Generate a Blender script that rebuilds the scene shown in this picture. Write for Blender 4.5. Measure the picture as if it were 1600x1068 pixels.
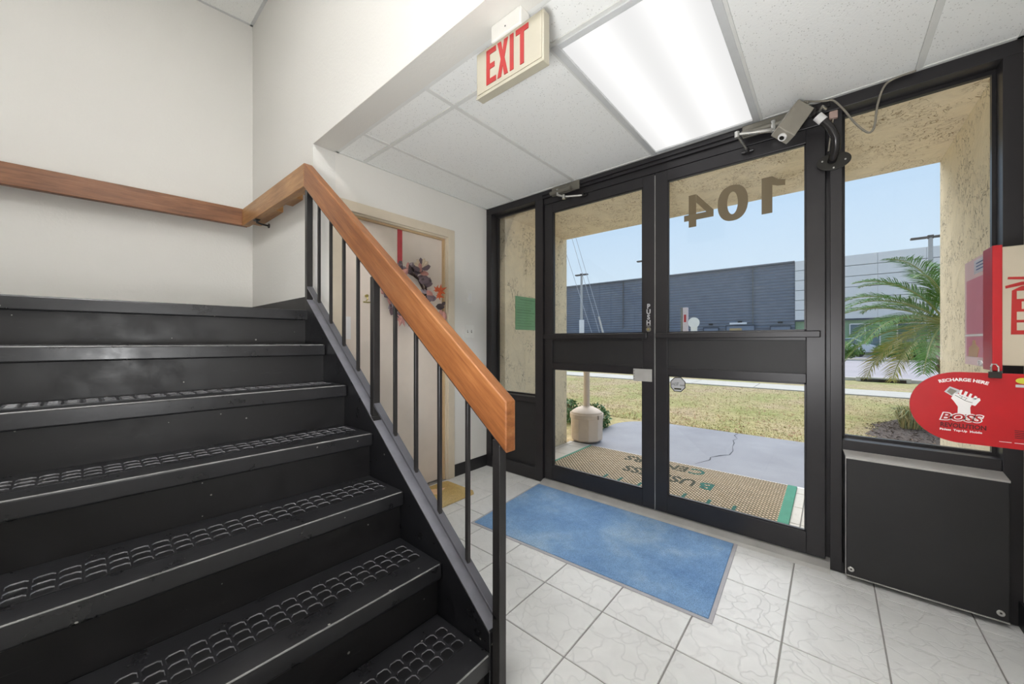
import bpy, math, random
from mathutils import Vector, Matrix
random.seed(7)
D = bpy.data
for o in list(D.objects):
    D.objects.remove(o, do_unlink=True)
COL = bpy.context.scene.collection
sc = bpy.context.scene
R = math.radians

# ------------------------------------------------------------------ camera, world, sun, exposure
EYE = 1.175
YAW = 40.53
cam = D.cameras.new('camera')
cam_o = D.objects.new('camera', cam)
COL.objects.link(cam_o)
cam_o.location = (0, 0, EYE)
fw = Vector((math.cos(R(YAW)), math.sin(R(YAW)), 0))
cam_o.rotation_euler = fw.to_track_quat('-Z', 'Y').to_euler()
cam.sensor_width = 36.0
cam.lens = 581.3 * 36.0 / 1600.0
cam.shift_y = -1.0 / 1600.0
cam.clip_start = 0.03
cam.clip_end = 300
sc.camera = cam_o

sc.view_settings.view_transform = 'Standard'
sc.view_settings.look = 'None'
sc.view_settings.gamma = 1.0
sc.view_settings.use_curve_mapping = False
sc.view_settings.exposure = 0.0

world = D.worlds.new('sky')
sc.world = world
world.use_nodes = True
wn = world.node_tree.nodes
wl = world.node_tree.links
wn.clear()
w_out = wn.new('ShaderNodeOutputWorld')
w_bg = wn.new('ShaderNodeBackground')
w_tc = wn.new('ShaderNodeTexCoord')
w_sep = wn.new('ShaderNodeSeparateXYZ')
w_ramp = wn.new('ShaderNodeValToRGB')
w_ramp.color_ramp.elements[0].position = 0.0
w_ramp.color_ramp.elements[0].color = (0.80, 0.90, 0.97, 1)
w_ramp.color_ramp.elements[1].position = 1.0
w_ramp.color_ramp.elements[1].color = (0.24, 0.46, 0.86, 1)
e = w_ramp.color_ramp.elements.new(0.12); e.color = (0.72, 0.86, 0.98, 1)
e = w_ramp.color_ramp.elements.new(0.45); e.color = (0.47, 0.70, 0.98, 1)
wl.new(w_tc.outputs['Generated'], w_sep.inputs[0])
wl.new(w_sep.outputs['Z'], w_ramp.inputs[0])
wl.new(w_ramp.outputs[0], w_bg.inputs['Color'])
w_bg.inputs['Strength'].default_value = 1.0
wl.new(w_bg.outputs[0], w_out.inputs[0])

sun = D.lights.new('sun', 'SUN')
sun.energy = 4.0
sun.angle = R(55)
sun.color = (1.0, 0.96, 0.90)
sun_o = D.objects.new('sun', sun)
COL.objects.link(sun_o)
sun_o.location = (0, 0, 20)
sun_o.rotation_euler = Vector((-0.62, -0.30, -0.85)).to_track_quat('-Z', 'Y').to_euler()

fill = D.lights.new('fill_light', 'AREA')          # added soft light out of view that brightens the lobby
fill.shape = 'DISK'
fill.size = 0.34
fill.energy = 35.0
fill.color = (0.98, 0.99, 1.0)
fill_o = D.objects.new('fill_light', fill)
COL.objects.link(fill_o)
fill_o.location = (-0.10, 0.20, 1.02)
fill_o.rotation_euler = Vector((0.85, 0.30, 1.35)).to_track_quat('-Z', 'Y').to_euler()

LENS_MAIN = 1.12          # glow of the lobby troffer
LENS_FILL = 35.0        # glow of an unseen troffer added to brighten the entry
LENS_UP = 10.0            # glow of the stairwell troffers

# ------------------------------------------------------------------ materials
def srgb(r, g, b):
    def f(c):
        c /= 255.0
        return c / 12.92 if c <= 0.04045 else ((c + 0.055) / 1.055) ** 2.4
    return (f(r), f(g), f(b), 1)

def nodes_of(m):
    return m.node_tree.nodes, m.node_tree.links

def mapped(m, scale=(1, 1, 1), rot=(0, 0, 0), src='Object'):
    n, l = nodes_of(m)
    tc = n.new('ShaderNodeTexCoord'); mp = n.new('ShaderNodeMapping')
    mp.inputs['Scale'].default_value = scale
    mp.inputs['Rotation'].default_value = rot
    l.new(tc.outputs[src], mp.inputs['Vector'])
    return mp.outputs[0]

def noise(m, vec, scale, detail=3, rough=0.5, dist=0.0):
    n, l = nodes_of(m)
    t = n.new('ShaderNodeTexNoise')
    t.inputs['Scale'].default_value = scale
    t.inputs['Detail'].default_value = detail
    t.inputs['Roughness'].default_value = rough
    t.inputs['Distortion'].default_value = dist
    l.new(vec, t.inputs['Vector'])
    return t.outputs['Fac']

def ramp(m, fac, stops):
    n, l = nodes_of(m)
    r = n.new('ShaderNodeValToRGB')
    els = r.color_ramp.elements
    els[0].position, els[0].color = stops[0]
    els[1].position, els[1].color = stops[-1]
    for p, c in stops[1:-1]:
        x = els.new(p); x.color = c
    l.new(fac, r.inputs[0])
    return r.outputs[0]

def bump(m, height, strength, dist=0.01, normal=None):
    n, l = nodes_of(m)
    b = n.new('ShaderNodeBump')
    b.inputs['Strength'].default_value = strength
    b.inputs['Distance'].default_value = dist
    l.new(height, b.inputs['Height'])
    if normal is not None:
        l.new(normal, b.inputs['Normal'])
    return b.outputs[0]

def base(name, col, rough=0.5, metal=0.0, spec=0.5):
    m = D.materials.new(name)
    m.use_nodes = True
    p = m.node_tree.nodes['Principled BSDF']
    p.inputs['Base Color'].default_value = col
    p.inputs['Roughness'].default_value = rough
    p.inputs['Metallic'].default_value = metal
    p.inputs['Specular IOR Level'].default_value = spec
    m.diffuse_color = col
    return m, p

def plain(name, col, rough=0.5, metal=0.0, var=0.06, scale=14, bstr=0.05, spec=0.5):
    """solid coloured surface with a faint procedural mottling"""
    m, p = base(name, col, rough, metal, spec)
    n, l = nodes_of(m)
    v = mapped(m)
    f = noise(m, v, scale, 3)
    lo = tuple(c * (1 - var) for c in col[:3]) + (1,)
    hi = tuple(min(1, c * (1 + var)) for c in col[:3]) + (1,)
    l.new(ramp(m, f, [(0.3, lo), (0.7, hi)]), p.inputs['Base Color'])
    if bstr:
        l.new(bump(m, f, bstr, 0.004), p.inputs['Normal'])
    return m

def wall_paint(name, col, bs=0.35, scale=55):
    m, p = base(name, col, 0.75, spec=0.25)
    n, l = nodes_of(m)
    v = mapped(m)
    f = noise(m, v, scale, 4, 0.55)
    g = noise(m, v, 1.4, 2)
    l.new(ramp(m, g, [(0.3, tuple(c * 0.975 for c in col[:3]) + (1,)), (0.7, col)]), p.inputs['Base Color'])
    l.new(bump(m, f, bs, 0.006), p.inputs['Normal'])
    return m

def wood_mat(name, dark, mid, light, slope=0.0, axis='Y', gloss=0.38):
    m, p = base(name, mid, gloss, spec=0.4)
    n, l = nodes_of(m)
    if axis == 'Y':
        sc_, rt = (7, 0.9, 16), (R(-slope), 0, 0)
    else:
        sc_, rt = (0.9, 7, 16), (0, 0, 0)
    tc = n.new('ShaderNodeTexCoord')
    m1 = n.new('ShaderNodeMapping'); m1.inputs['Rotation'].default_value = rt
    m2 = n.new('ShaderNodeMapping'); m2.inputs['Scale'].default_value = sc_
    l.new(tc.outputs['Object'], m1.inputs[0]); l.new(m1.outputs[0], m2.inputs[0])
    f = noise(m, m2.outputs[0], 2.2, 6, 0.62, 0.6)
    g = noise(m, m2.outputs[0], 14, 3, 0.6)
    w = noise(m, mapped(m), 3.0, 2)
    c1 = ramp(m, f, [(0.28, dark), (0.5, mid), (0.72, light)])
    c2 = ramp(m, g, [(0.35, (0.72, 0.66, 0.6, 1)), (0.55, (1, 1, 1, 1))])
    mx = n.new('ShaderNodeMix'); mx.data_type = 'RGBA'; mx.blend_type = 'MULTIPLY'
    mx.inputs['Factor'].default_value = 0.6
    l.new(c1, mx.inputs[6]); l.new(c2, mx.inputs[7])
    mx2 = n.new('ShaderNodeMix'); mx2.data_type = 'RGBA'; mx2.blend_type = 'MULTIPLY'
    mx2.inputs['Factor'].default_value = 0.5
    l.new(mx.outputs[2], mx2.inputs[6])
    l.new(ramp(m, w, [(0.35, (0.62, 0.55, 0.5, 1)), (0.6, (1, 1, 1, 1))]), mx2.inputs[7])
    l.new(mx2.outputs[2], p.inputs['Base Color'])
    l.new(bump(m, g, 0.06, 0.003), p.inputs['Normal'])
    return m

def black_paint(name, col, rough=0.36, specks=True):
    m, p = base(name, col, rough, spec=0.5)
    n, l = nodes_of(m)
    v = mapped(m)
    f = noise(m, v, 9, 5, 0.65)
    c = ramp(m, f, [(0.3, tuple(x * 0.65 for x in col[:3]) + (1,)), (0.62, col), (0.85, tuple(x * 1.9 for x in col[:3]) + (1,))])
    if specks:
        vo = n.new('ShaderNodeTexVoronoi'); vo.inputs['Scale'].default_value = 16
        l.new(v, vo.inputs['Vector'])
        big = noise(m, v, 3.0, 2)
        th = n.new('ShaderNodeMath'); th.operation = 'LESS_THAN'
        sc2 = n.new('ShaderNodeMath'); sc2.operation = 'MULTIPLY'; sc2.inputs[1].default_value = 0.11
        l.new(big, sc2.inputs[0])
        l.new(vo.outputs['Distance'], th.inputs[0]); l.new(sc2.outputs[0], th.inputs[1])
        mx = n.new('ShaderNodeMix'); mx.data_type = 'RGBA'
        l.new(th.outputs[0], mx.inputs[0]); l.new(c, mx.inputs[6])
        mx.inputs[7].default_value = srgb(150, 148, 142)
        c = mx.outputs[2]
    # long scuffs
    s = noise(m, mapped(m, (1.5, 22, 22)), 3.0, 4, 0.7, 1.2)
    mx = n.new('ShaderNodeMix'); mx.data_type = 'RGBA'
    l.new(ramp(m, s, [(0.66, (0, 0, 0, 1)), (0.74, (0.35, 0.35, 0.35, 1))]), mx.inputs[0])
    l.new(c, mx.inputs[6]); mx.inputs[7].default_value = srgb(88, 88, 92)
    l.new(mx.outputs[2], p.inputs['Base Color'])
    l.new(ramp(m, f, [(0.3, (rough * 0.8,) * 3 + (1,)), (0.7, (rough * 1.35,) * 3 + (1,))]), p.inputs['Roughness'])
    l.new(bump(m, f, 0.18, 0.004), p.inputs['Normal'])
    return m

def stucco(name, col, line):
    m, p = base(name, col, 0.85, spec=0.2)
    n, l = nodes_of(m)
    v = mapped(m)
    f = noise(m, v, 6, 5, 0.6, 1.6)
    st = noise(m, mapped(m, (1.0, 1.0, 0.6)), 13, 2, 0.5, 2.6)
    # thin trowel edges, relief shadow painted in darker, where the distorted field crosses 0.5, broken up by a mask
    ab = n.new('ShaderNodeMath'); ab.operation = 'SUBTRACT'; ab.inputs[1].default_value = 0.5
    ab2 = n.new('ShaderNodeMath'); ab2.operation = 'ABSOLUTE'
    l.new(st, ab.inputs[0]); l.new(ab.outputs[0], ab2.inputs[0])
    lines = ramp(m, ab2.outputs[0], [(0.0, (1, 1, 1, 1)), (0.022, (0, 0, 0, 1))])
    mask = ramp(m, noise(m, v, 5.0, 3), [(0.42, (0, 0, 0, 1)), (0.56, (1, 1, 1, 1))])
    mu = n.new('ShaderNodeMath'); mu.operation = 'MULTIPLY'
    l.new(lines, mu.inputs[0]); l.new(mask, mu.inputs[1])
    mx = n.new('ShaderNodeMix'); mx.data_type = 'RGBA'
    l.new(mu.outputs[0], mx.inputs[0])
    l.new(ramp(m, f, [(0.3, tuple(c * 0.88 for c in col[:3]) + (1,)), (0.7, col)]), mx.inputs[6])
    mx.inputs[7].default_value = line
    l.new(mx.outputs[2], p.inputs['Base Color'])
    b1 = bump(m, f, 0.4, 0.02)
    inv = n.new('ShaderNodeMath'); inv.operation = 'SUBTRACT'; inv.inputs[0].default_value = 1.0
    l.new(mu.outputs[0], inv.inputs[1])
    l.new(bump(m, inv.outputs[0], 0.7, 0.01, b1), p.inputs['Normal'])
    return m

def tile_mat(name, col, rough=0.32):
    m, p = base(name, col, rough, spec=0.45)
    n, l = nodes_of(m)
    v = mapped(m, src='Object')
    oi = n.new('ShaderNodeObjectInfo')
    add = n.new('ShaderNodeVectorMath'); add.operation = 'ADD'
    cm = n.new('ShaderNodeCombineXYZ')
    k = n.new('ShaderNodeMath'); k.operation = 'MULTIPLY'; k.inputs[1].default_value = 37.0
    l.new(oi.outputs['Random'], k.inputs[0])
    l.new(k.outputs[0], cm.inputs[0]); l.new(k.outputs[0], cm.inputs[1])
    l.new(v, add.inputs[0]); l.new(cm.outputs[0], add.inputs[1])
    f = noise(m, add.outputs[0], 7, 5, 0.6, 1.2)
    vo = n.new('ShaderNodeTexVoronoi'); vo.feature = 'DISTANCE_TO_EDGE'; vo.inputs['Scale'].default_value = 11
    mxv = n.new('ShaderNodeMix'); mxv.data_type = 'VECTOR'; mxv.inputs['Factor'].default_value = 0.16
    nz = n.new('ShaderNodeTexNoise'); nz.inputs['Scale'].default_value = 9
    l.new(add.outputs[0], nz.inputs['Vector'])
    l.new(add.outputs[0], mxv.inputs[4]); l.new(nz.outputs['Color'], mxv.inputs[5])
    l.new(mxv.outputs[1], vo.inputs['Vector'])
    crease = ramp(m, vo.outputs['Distance'], [(0.0, (0, 0, 0, 1)), (0.05, (1, 1, 1, 1))])
    lo = tuple(c * 0.90 for c in col[:3]) + (1,)
    c1 = ramp(m, f, [(0.3, lo), (0.7, col)])
    mx = n.new('ShaderNodeMix'); mx.data_type = 'RGBA'; mx.blend_type = 'MULTIPLY'; mx.inputs['Factor'].default_value = 0.055
    l.new(c1, mx.inputs[6]); l.new(crease, mx.inputs[7])
    l.new(mx.outputs[2], p.inputs['Base Color'])
    b1 = bump(m, crease, 0.34, 0.004)
    l.new(bump(m, f, 0.30, 0.008, b1), p.inputs['Normal'])
    return m

def glass_mat(name, tint=(0.97, 0.98, 0.985, 1), amt=0.6):
    m = D.materials.new(name); m.use_nodes = True
    n, l = nodes_of(m); n.clear()
    o = n.new('ShaderNodeOutputMaterial')
    tr = n.new('ShaderNodeBsdfTransparent'); tr.inputs[0].default_value = tint
    gl = n.new('ShaderNodeBsdfGlossy'); gl.inputs['Roughness'].default_value = 0.01
    fr = n.new('ShaderNodeFresnel'); fr.inputs['IOR'].default_value = 1.45
    mu = n.new('ShaderNodeMath'); mu.operation = 'MULTIPLY'; mu.inputs[1].default_value = amt
    mx = n.new('ShaderNodeMixShader')
    l.new(fr.outputs[0], mu.inputs[0]); l.new(mu.outputs[0], mx.inputs[0])
    l.new(tr.outputs[0], mx.inputs[1]); l.new(gl.outputs[0], mx.inputs[2])
    l.new(mx.outputs[0], o.inputs[0])
    m.diffuse_color = (0.8, 0.9, 1, 0.2)
    return m

def film_mat(name, col, opac):
    m = D.materials.new(name); m.use_nodes = True
    n, l = nodes_of(m); n.clear()
    o = n.new('ShaderNodeOutputMaterial')
    tr = n.new('ShaderNodeBsdfTransparent')
    di = n.new('ShaderNodeBsdfPrincipled'); di.inputs['Base Color'].default_value = col
    di.inputs['Roughness'].default_value = 0.3
    mx = n.new('ShaderNodeMixShader'); mx.inputs[0].default_value = opac
    l.new(tr.outputs[0], mx.inputs[1]); l.new(di.outputs[0], mx.inputs[2]); l.new(mx.outputs[0], o.inputs[0])
    m.diffuse_color = col
    return m

def lens_mat(name, strength, tubes):
    """prismatic diffuser lit by tubes that run along X at the given Y"""
    m = D.materials.new(name); m.use_nodes = True
    n, l = nodes_of(m); n.clear()
    o = n.new('ShaderNodeOutputMaterial'); em = n.new('ShaderNodeEmission')
    tc = n.new('ShaderNodeTexCoord'); sp = n.new('ShaderNodeSeparateXYZ')
    l.new(tc.outputs['Object'], sp.inputs[0])
    tot = None
    for y in tubes:
        s = n.new('ShaderNodeMath'); s.operation = 'SUBTRACT'; s.inputs[1].default_value = y
        q = n.new('ShaderNodeMath'); q.operation = 'POWER'; q.inputs[1].default_value = 2
        k = n.new('ShaderNodeMath'); k.operation = 'MULTIPLY'; k.inputs[1].default_value = -160
        x = n.new('ShaderNodeMath'); x.operation = 'EXPONENT'
        ab = n.new('ShaderNodeMath'); ab.operation = 'ABSOLUTE'
        l.new(sp.outputs['Y'], s.inputs[0]); l.new(s.outputs[0], ab.inputs[0]); l.new(ab.outputs[0], q.inputs[0])
        l.new(q.outputs[0], k.inputs[0]); l.new(k.outputs[0], x.inputs[0])
        if tot is None: tot = x.outputs[0]
        else:
            a = n.new('ShaderNodeMath'); a.operation = 'ADD'
            l.new(tot, a.inputs[0]); l.new(x.outputs[0], a.inputs[1]); tot = a.outputs[0]
    a = n.new('ShaderNodeMath'); a.operation = 'MULTIPLY_ADD'
    a.inputs[1].default_value = 0.24 * strength; a.inputs[2].default_value = 0.76 * strength
    l.new(tot, a.inputs[0])
    em.inputs[0].default_value = (1, 0.995, 0.985, 1)
    l.new(a.outputs[0], em.inputs[1]); l.new(em.outputs[0], o.inputs[0])
    return m

M = {}
M['wall'] = wall_paint('wall_paint', srgb(226, 224, 219), 0.22, 60)
M['wall_far'] = wall_paint('wall_paint_cream', srgb(232, 229, 223), 0.12, 80)
M['header'] = wall_paint('header_paint', srgb(222, 219, 212), 0.15, 80)
def panel_mat():
    m, p = base('ceiling_panel_mineral', srgb(222, 222, 218), 0.9, spec=0.1)
    n, l = nodes_of(m)
    v = mapped(m)
    vo = n.new('ShaderNodeTexVoronoi'); vo.inputs['Scale'].default_value = 95
    l.new(v, vo.inputs['Vector'])
    holes = ramp(m, vo.outputs['Distance'], [(0.12, (0.60, 0.59, 0.57, 1)), (0.26, (1, 1, 1, 1))])
    mask = ramp(m, noise(m, v, 38, 3), [(0.48, (1, 1, 1, 1)), (0.54, (0, 0, 0, 1))])
    mx = n.new('ShaderNodeMix'); mx.data_type = 'RGBA'; mx.blend_type = 'MULTIPLY'
    l.new(mask, mx.inputs[0]); mx.inputs[6].default_value = srgb(243, 243, 240); l.new(holes, mx.inputs[7])
    l.new(mx.outputs[2], p.inputs['Base Color'])
    l.new(bump(m, noise(m, v, 120, 3), 0.3, 0.003), p.inputs['Normal'])
    return m
M['panel'] = panel_mat()
M['tbar'] = plain('ceiling_grid_paint', srgb(222, 222, 218), 0.5, var=0.03, bstr=0)
M['light_frame'] = plain('light_frame_enamel', srgb(205, 206, 206), 0.4, var=0.03, bstr=0)
M['lens'] = lens_mat('prismatic_lens', LENS_MAIN, (-0.13, 0.13))
M['lens_up'] = lens_mat('prismatic_lens_upper', LENS_UP, (-0.13, 0.13))
M['lens_fill'] = lens_mat('prismatic_lens_fill', LENS_FILL, (-0.13, 0.13))
M['tile'] = tile_mat('glazed_floor_tile', srgb(230, 230, 228), 0.42)
M['grout'] = plain('grey_grout', srgb(150, 148, 145), 0.9, var=0.1)
M['tile_out'] = tile_mat('porch_tile', srgb(206, 198, 186), 0.5)
M['black'] = black_paint('black_stair_paint', srgb(24, 24, 27), 0.3)
M['black_riser'] = black_paint('black_riser_paint', srgb(26, 25, 27), 0.44)
M['rubber'] = black_paint('black_rubber_tread', srgb(36, 36, 39), 0.30)
M['iron_dark'] = plain('grip_recess', srgb(18, 18, 20), 0.4, var=0.3, bstr=0)
M['grip'] = plain('grip_rim_highlight', srgb(104, 104, 108), 0.22, var=0.3, scale=30, bstr=0)  # rim slopes lightened: their highlight is painted into the colour
M['nosing_gloss'] = plain('nosing_highlight_paint', srgb(130, 130, 130), 0.3, var=0.35, scale=18, bstr=0)  # pale line imitating the gloss highlight along each tread edge
M['cap_sheen'] = plain('stringer_sheen_paint', srgb(116, 116, 124), 0.35, var=0.12, scale=20, bstr=0.2)  # lighter top face: ceiling reflection painted into the colour
M['bar'] = plain('bar_sheen_paint', srgb(82, 82, 88), 0.35, var=0.12, bstr=0)  # lighter than the posts: top-face sheen painted into the bar
M['iron'] = plain('black_painted_iron', srgb(36, 34, 34), 0.38, var=0.2, bstr=0.05)
M['stringer'] = plain('stringer_gloss_paint', srgb(52, 53, 58), 0.30, var=0.15, bstr=0.1)
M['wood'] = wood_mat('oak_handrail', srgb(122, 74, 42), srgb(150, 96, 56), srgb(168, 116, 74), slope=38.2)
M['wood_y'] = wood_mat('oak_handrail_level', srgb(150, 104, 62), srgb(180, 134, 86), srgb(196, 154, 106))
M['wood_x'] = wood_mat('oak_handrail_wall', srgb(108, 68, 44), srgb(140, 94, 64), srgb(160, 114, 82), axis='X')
M['frame'] = plain('dark_bronze_aluminium', srgb(46, 44, 46), 0.36, metal=0.25, var=0.06, bstr=0)
M['frame_panel'] = plain('dark_bronze_panel', srgb(36, 35, 36), 0.5, var=0.06, bstr=0)
M['alu'] = plain('mill_aluminium', srgb(184, 182, 178), 0.42, metal=0.35, var=0.08)
M['alu_dull'] = plain('dull_closer_metal', srgb(128, 124, 114), 0.45, metal=0.5, var=0.08)
M['chrome'] = plain('polished_steel', srgb(205, 204, 200), 0.22, metal=0.9, var=0.05)
M['glass'] = glass_mat('window_glass')
M['stucco'] = stucco('cream_stucco', srgb(250, 233, 200), srgb(120, 102, 72))
M['stucco_soffit'] = stucco('tan_soffit_stucco', srgb(250, 232, 200), srgb(168, 132, 84))
M['door'] = plain('cream_door_paint', srgb(226, 213, 200), 0.5, var=0.02, bstr=0.02)
M['casing'] = plain('beige_casing_paint', srgb(216, 203, 182), 0.5, var=0.03, bstr=0)
M['stop'] = plain('tan_door_stop', srgb(196, 168, 130), 0.55, var=0.05, bstr=0)
M['vinyl'] = plain('black_vinyl_base', srgb(34, 33, 35), 0.45, var=0.1, bstr=0)
M['plate'] = plain('ivory_plastic', srgb(236, 234, 228), 0.35, var=0.02, bstr=0)
M['exit'] = plain('exit_sign_plastic', srgb(172, 166, 148), 0.4, var=0.03, bstr=0)
M['red'] = plain('red_lettering', srgb(164, 18, 14), 0.45, var=0.05, bstr=0)
M['signred'] = plain('red_sign_board', srgb(178, 14, 24), 0.34, var=0.06, bstr=0)
M['darkred'] = plain('dark_red_print', srgb(84, 8, 14), 0.35, var=0.05, bstr=0)
M['white'] = plain('white_print', srgb(232, 230, 228), 0.4, var=0.02, bstr=0)
M['grey_print'] = plain('grey_print', srgb(188, 188, 190), 0.4, var=0.03, bstr=0)
M['beige_box'] = plain('beige_cabinet', srgb(184, 173, 152), 0.5, var=0.03, bstr=0)
M['vinyl_num'] = film_mat('olive_vinyl_numerals', srgb(112, 98, 72), 0.93)
M['pinkfilm'] = film_mat('pink_print_film', srgb(255, 214, 220), 0.55)
M['pinkdark'] = film_mat('deep_pink_print', srgb(255, 150, 176), 0.55)
M['label_film'] = film_mat('white_print_film', srgb(230, 226, 232), 0.85)
M['skin_print'] = film_mat('peach_print', srgb(226, 176, 120), 0.85)
M['greensign'] = plain('green_notice', srgb(112, 164, 112), 0.5, var=0.05, bstr=0)
M['greendark'] = plain('dark_green_print', srgb(84, 136, 86), 0.5, var=0.05, bstr=0)
M['can'] = plain('beige_receptacle_plastic', srgb(214, 196, 178), 0.55, var=0.04, bstr=0.05)
M['can_dark'] = plain('brown_receptacle_joint', srgb(120, 104, 92), 0.6, var=0.1)
M['brass'] = plain('brass', srgb(176, 160, 96), 0.3, metal=0.8, var=0.1)
M['ribbon'] = plain('red_satin_ribbon', srgb(190, 72, 78), 0.35, var=0.1, bstr=0.1)
M['twig'] = plain('wreath_twigs', srgb(60, 42, 34), 0.8, var=0.3)
M['cable'] = plain('grey_cable', srgb(140, 134, 122), 0.5, var=0.05, bstr=0)
M['cambox'] = plain('camera_housing', srgb(158, 152, 140), 0.4, metal=0.3, var=0.04, bstr=0)
M['lightpole'] = plain('galvanised_pole', srgb(178, 176, 172), 0.5, var=0.05, bstr=0)
M['fixture'] = plain('dark_lamp_head', srgb(92, 84, 76), 0.5, var=0.05, bstr=0)
M['dark_clad'] = plain('slate_blue_cladding', srgb(124, 129, 138), 0.6, var=0.06, scale=1.2, bstr=0)
M['white_clad'] = plain('white_metal_cladding', srgb(232, 228, 222), 0.45, var=0.03, scale=0.5, bstr=0)
M['green_frame'] = plain('green_shopfront', srgb(150, 178, 140), 0.5, var=0.08, bstr=0)
M['shopglass'] = plain('shopfront_glass', srgb(96, 118, 128), 0.1, var=0.2, scale=0.6, bstr=0)
M['conc'] = plain('pale_concrete', srgb(200, 192, 178), 0.8, var=0.06, scale=4)
M['white_line'] = plain('white_edge_strip', srgb(226, 224, 220), 0.7, var=0.05)
M['road'] = plain('worn_road', srgb(178, 168, 168), 0.85, var=0.08, scale=0.6)
M['mulch'] = plain('brown_mulch', srgb(104, 90, 82), 0.95, var=0.5, scale=40, bstr=0.6)
M['bark'] = plain('palm_bark', srgb(110, 92, 70), 0.9, var=0.3, scale=20, bstr=0.6)
M['leaf_g'] = plain('shrub_leaf', srgb(74, 112, 58), 0.55, var=0.3, scale=8)
M['grass_tuft'] = plain('grass_blade_pale', srgb(196, 184, 132), 0.8, var=0.25, scale=3, bstr=0)
M['palm_g'] = plain('palm_leaflet', srgb(92, 136, 58), 0.7, var=0.3, scale=5, bstr=0)
M['palm_y'] = plain('palm_leaflet_old', srgb(164, 160, 84), 0.55, var=0.3, scale=5, bstr=0)
M['palm_r'] = plain('palm_rachis', srgb(150, 156, 92), 0.5, var=0.15, bstr=0)
M['padlock'] = plain('padlock_body', srgb(44, 42, 38), 0.4, metal=0.4, var=0.05, bstr=0)

def lawn_mat():
    m, p = base('dry_lawn', srgb(168, 156, 112), 0.95, spec=0.1)
    n, l = nodes_of(m)
    v = mapped(m)
    a = noise(m, v, 0.7, 4, 0.6); b = noise(m, v, 11, 5, 0.7); c = noise(m, v, 60, 3, 0.7)
    big = ramp(m, a, [(0.36, srgb(206, 184, 152)), (0.5, srgb(200, 186, 140)), (0.66, srgb(176, 178, 118))])
    mid = ramp(m, b, [(0.3, (0.62, 0.60, 0.55, 1)), (0.6, (1.05, 1.03, 1.0, 1)), (0.75, (1.25, 1.2, 1.15, 1))])
    fin = ramp(m, c, [(0.32, (0.55, 0.55, 0.5, 1)), (0.6, (1.08, 1.08, 1.05, 1))])
    mx = n.new('ShaderNodeMix'); mx.data_type = 'RGBA'; mx.blend_type = 'MULTIPLY'; mx.inputs['Factor'].default_value = 0.9
    l.new(big, mx.inputs[6]); l.new(mid, mx.inputs[7])
    mx2 = n.new('ShaderNodeMix'); mx2.data_type = 'RGBA'; mx2.blend_type = 'MULTIPLY'; mx2.inputs['Factor'].default_value = 0.8
    l.new(mx.outputs[2], mx2.inputs[6]); l.new(fin, mx2.inputs[7])
    l.new(mx2.outputs[2], p.inputs['Base Color'])
    l.new(bump(m, c, 0.6, 0.02), p.inputs['Normal'])
    return m
M['lawn'] = lawn_mat()

def asphalt_mat():
    m, p = base('sealed_asphalt', srgb(168, 170, 184), 0.8, spec=0.3)
    n, l = nodes_of(m)
    v = mapped(m)
    a = noise(m, v, 1.3, 4, 0.6); c = noise(m, v, 90, 3, 0.7)
    l.new(ramp(m, a, [(0.3, srgb(140, 140, 146)), (0.7, srgb(160, 160, 165))]), p.inputs['Base Color'])
    l.new(bump(m, c, 0.35, 0.006), p.inputs['Normal'])
    return m
M['asphalt'] = asphalt_mat()

def carpet_mat(name, cols, scale=7, nap=240, src='Object'):
    m, p = base(name, cols[1], 0.95, spec=0.1)
    n, l = nodes_of(m)
    v = mapped(m)
    a = noise(m, v, 2.1, 4, 0.6); b = noise(m, v, nap, 2, 0.7); c = noise(m, v, 26, 4, 0.7)
    big = ramp(m, a, [(0.34, cols[0]), (0.52, cols[1]), (0.68, cols[2])])
    mx = n.new('ShaderNodeMix'); mx.data_type = 'RGBA'; mx.blend_type = 'MULTIPLY'; mx.inputs['Factor'].default_value = 1
    l.new(big, mx.inputs[6]); l.new(ramp(m, b, [(0.3, (0.62, 0.62, 0.64, 1)), (0.65, (1.12, 1.12, 1.1, 1))]), mx.inputs[7])
    mx2 = n.new('ShaderNodeMix'); mx2.data_type = 'RGBA'; mx2.blend_type = 'MULTIPLY'; mx2.inputs['Factor'].default_value = 0.6
    l.new(mx.outputs[2], mx2.inputs[6]); l.new(ramp(m, c, [(0.3, (0.8, 0.8, 0.82, 1)), (0.7, (1.08, 1.08, 1.08, 1))]), mx2.inputs[7])
    l.new(mx2.outputs[2], p.inputs['Base Color'])
    l.new(bump(m, b, 0.7, 0.004), p.inputs['Normal'])
    return m
M['bluemat'] = carpet_mat('blue_carpet_pile', [srgb(118, 156, 202), srgb(136, 172, 212), srgb(168, 196, 220)])
M['matborder'] = plain('grey_rubber_border', srgb(176, 174, 178), 0.7, var=0.06)
M['coir'] = carpet_mat('coir_fibre', [srgb(196, 164, 104), srgb(212, 184, 124), srgb(222, 198, 146)])

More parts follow.
